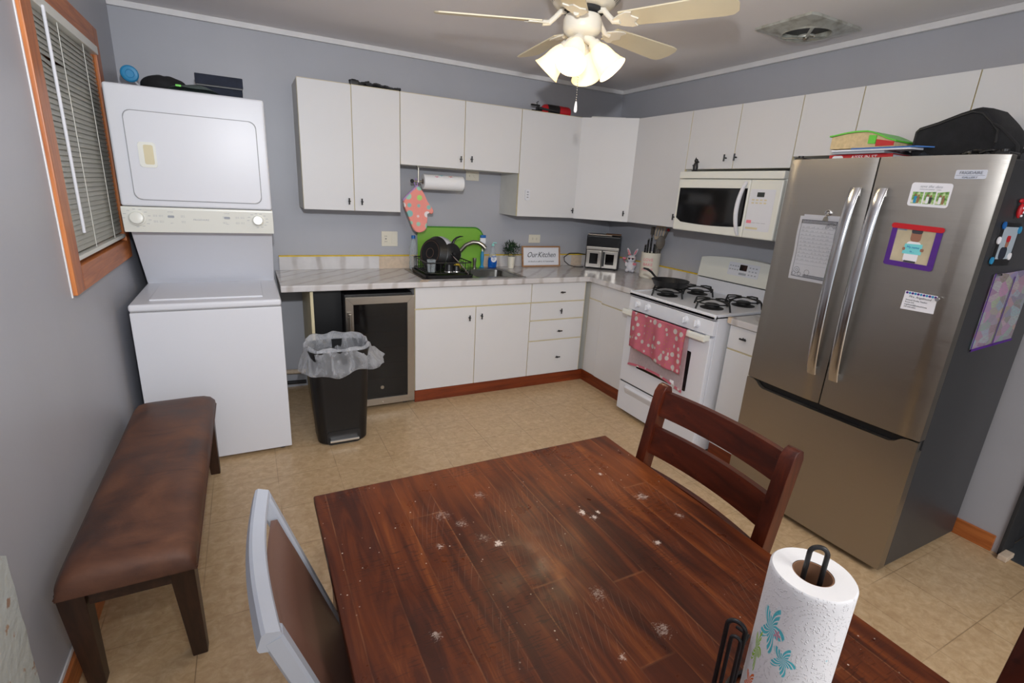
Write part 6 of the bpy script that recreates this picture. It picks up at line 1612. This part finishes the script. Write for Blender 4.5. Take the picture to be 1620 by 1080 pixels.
# ------------------------------------------------------------------ on top of the refrigerator
fz_ = FT - .0115
t = thing('red_book', 'thin red book at the bottom of the pile on the refrigerator', 'book', (3.1, -2.55, fz_))
obj('pages', box(B(), 3.06, 3.22, -2.70, -2.44, fz_ + .003, fz_ + .031), 'paper', t)
bm = B(); box(bm, 3.055, 3.225, -2.705, -2.435, fz_ + .0005, fz_ + .003); box(bm, 3.055, 3.225, -2.705, -2.435, fz_ + .031, fz_ + .034); box(bm, 3.052, 3.0555, -2.705, -2.435, fz_ + .0005, fz_ + .034); cv = obj('cover', bm, 'red', t)
bm = B(); tf2 = lambda a, b, t_: (3.0515 - t_, -a, fz_ + b)
text(bm, 'AISES IN ST', tf2, .022, 2.59, .021, thick=.0006); prism(bm, rrect(2.45, 2.50, .008, .03, .011), tf2, 0, .0006); obj('spine_lettering', bm, 'paper', cv, smooth=0)
t = thing('blue_folder', 'flat blue folder between the red and the green book on the refrigerator', 'folder', (3.1, -2.62, fz_ + .035))
bm = B(); prism(bm, [(3.02, -2.46), (3.02, -2.78), (3.08, -2.80), (3.11, -2.70), (3.26, -2.66), (3.26, -2.46)], FXY, fz_ + .045, fz_ + .052); obj('sheets', bm, 'paper', t)
bm = B(); prism(bm, [(3.01, -2.55), (3.015, -2.80), (3.075, -2.84), (3.115, -2.72), (3.27, -2.66), (3.27, -2.50)], FXY, fz_ + .052, fz_ + .0565); obj('cover', bm, 'bluedk', t)
bm = B(); prism(bm, [(3.03, -2.46), (3.03, -2.68), (3.25, -2.68), (3.25, -2.46)], FXY, fz_ + .0345, fz_ + .045, .002); obj('loose_papers', bm, 'lgrey', t)
t = thing('green_book', 'thick green-covered book topmost of the pile on the refrigerator', 'book', (3.12, -2.56, fz_ + .057), math.radians(0))
def gb(a, b, t_): 
    return (3.03 + b, -2.44 - a, fz_ + .057 + t_)
bm = B(); NB = 14
rows = []
for i in range(NB + 1):
    a = .27 * i / NB; hgt = .052 + .014 * math.sin(PI * min(1, a / .24)) - .030 * max(0, (a - .16) / .11) ** 1.2
    rows.append([bm.verts.new(gb(a, .004, .001)), bm.verts.new(gb(a, .004, hgt)), bm.verts.new(gb(a, .19, hgt)), bm.verts.new(gb(a, .19, .001))])
for r0_, r1_ in zip(rows, rows[1:]):
    for k in range(4): bm.faces.new((r0_[k], r0_[(k + 1) % 4], r1_[(k + 1) % 4], r1_[k]))
bm.faces.new(rows[0][::-1]); bm.faces.new(rows[-1]); obj('pages', bm, plain('yellowed_page_block', lin(205, 182, 140), .9, var=.12, scale=70), t, smooth=20)
bm = B(); rows = []
for i in range(NB + 1):
    a = -.008 + .285 * i / NB; aa = max(0, a); hgt = .053 + .014 * math.sin(PI * min(1, aa / .24)) - .030 * max(0, (aa - .16) / .11) ** 1.2
    rows.append([bm.verts.new(gb(a, -.004, hgt)), bm.verts.new(gb(a, -.004, hgt + .006)), bm.verts.new(gb(a, .198, hgt + .006)), bm.verts.new(gb(a, .198, hgt))])
for r0_, r1_ in zip(rows, rows[1:]):
    for k in range(4): bm.faces.new((r0_[k], r0_[(k + 1) % 4], r1_[(k + 1) % 4], r1_[k]))
bm.faces.new(rows[0][::-1]); bm.faces.new(rows[-1]); obj('cover', bm, 'green', t, smooth=20)
obj('green_tab', prism(B(), [(.165, .018), (.195, .016), (.195, .050), (.165, .052)], lambda a, b, t_: gb(a, t_, b), -.002, .003), 'green', t)
obj('red_pages', prism(B(), [(.197, .006), (.268, .006), (.268, .022), (.197, .034)], lambda a, b, t_: gb(a, t_, b), .0, .0035), 'red', t)
obj('blue_tab', box(B(), 3.13, 3.16, -2.51, -2.47, fz_ + .126, fz_ + .129), 'blue', t)
# black bag
t = thing('black_bag', 'large black camera bag slumped on top of the refrigerator', 'bag', (3.2, -2.93, fz_))
bm = B()
prof = [(2.738, .0), (2.726, .06), (2.726, .125), (2.738, .140), (2.80, .158), (2.87, .185), (2.915, .198), (2.95, .190), (2.985, .155), (3.015, .118), (3.02, .07), (3.00, .0)]
secs = []
for (x_, sc_, zs) in ((3.125, .92, .90), (3.135, .99, .98), (3.18, 1.02, 1.03), (3.30, 1.02, 1.03), (3.35, .98, .98), (3.37, .9, .86)):
    secs.append([bm.verts.new((x_, -2.87 - (a - 2.87) * sc_, fz_ + .001 + b * zs)) for a, b in prof])
for a_, b_ in zip(secs, secs[1:]):
    for k in range(len(prof)): bm.faces.new((a_[k], a_[(k + 1) % len(prof)], b_[(k + 1) % len(prof)], b_[k]))
bm.faces.new(secs[0][::-1]); bm.faces.new(secs[-1])
obj('body', bm, 'blackfab', t, smooth=60)
bm = B(); tube(bm, [(3.125, -2.87 - (a - 2.87) * .93, fz_ + .003 + b * .9) for a, b in prof[1:-1]], .004, 6); obj('piping', bm, 'black', t)
obj('shoulder_strap', tube(B(), [(3.10, -3.00, fz_ + .13), (3.09, -3.03, fz_ + .11), (3.09, -3.06, fz_ + .08), (3.09, -3.09, fz_ + .05), (3.08, -3.10, fz_ + .02), (3.07, -3.085, fz_ + .010)], .011, 8, flat=.25), 'blackfab', t)
t = thing('grey_plastic_bag', 'crumpled translucent grey bag beside the black bag on the refrigerator', 'plastic bag', (3.04, -2.85, fz_))
bm = B(); grid(bm, 18, 8, lambda a, b: (3.01 + .04 * b, -2.80 - .15 * a, fz_ + .001 + (.028 * (math.sin(PI * b) ** .6)) * (.6 + .8 * math.exp(-((a - .18) / .1) ** 2)) * math.sin(PI * a) ** .3 + .002 * math.sin(21 * a)), .001); obj('film', bm, plain('slate_film', lin(58, 64, 72), .35), t)
t = thing('charging_cable', 'small heap of black cords at the front right of the refrigerator top', 'cord', (3.04, -3.03, fz_))
bm = B(); tube(bm, [(3.03 + .02 * math.sin(i * .9), -2.97 - .0015 * i + .018 * math.cos(i * .9), fz_ + .009 + .010 * (1 + math.sin(i * .53))) for i in range(60)], .006, 6); obj('cord', bm, 'blackpl', t)
t = thing('rolled_grey_sleeve', 'grey rolled bundle at the right rear corner of the refrigerator top', 'bundle', (3.35, -3.05, fz_))
bm = B(); tube(bm, [(3.20, -3.085, fz_ + .022), (3.30, -3.082, fz_ + .022), (3.45, -3.08, fz_ + .022)], [.017, .021, .020], 14); obj('bundle', bm, 'fside', t)
# remote stuck on the wall cabinet
t = thing('wall_remote', 'small white remote stuck on the single-door wall cabinet', 'remote', (2.61, -.327, 1.49))
bm = B(); prism(bm, rrect(2.592, 2.632, 1.492, 1.575, .010), FXZ, -.339, -.3278, .003); rb = obj('case', bm, 'enamel', t)
bm = B()
for z_ in (1.555, 1.535, 1.515): prism(bm, rrect(2.604, 2.620, z_ - .005, z_ + .005, .003, 2), FXZ, -.3405, -.3385)
obj('buttons', bm, 'lgrey', rb)
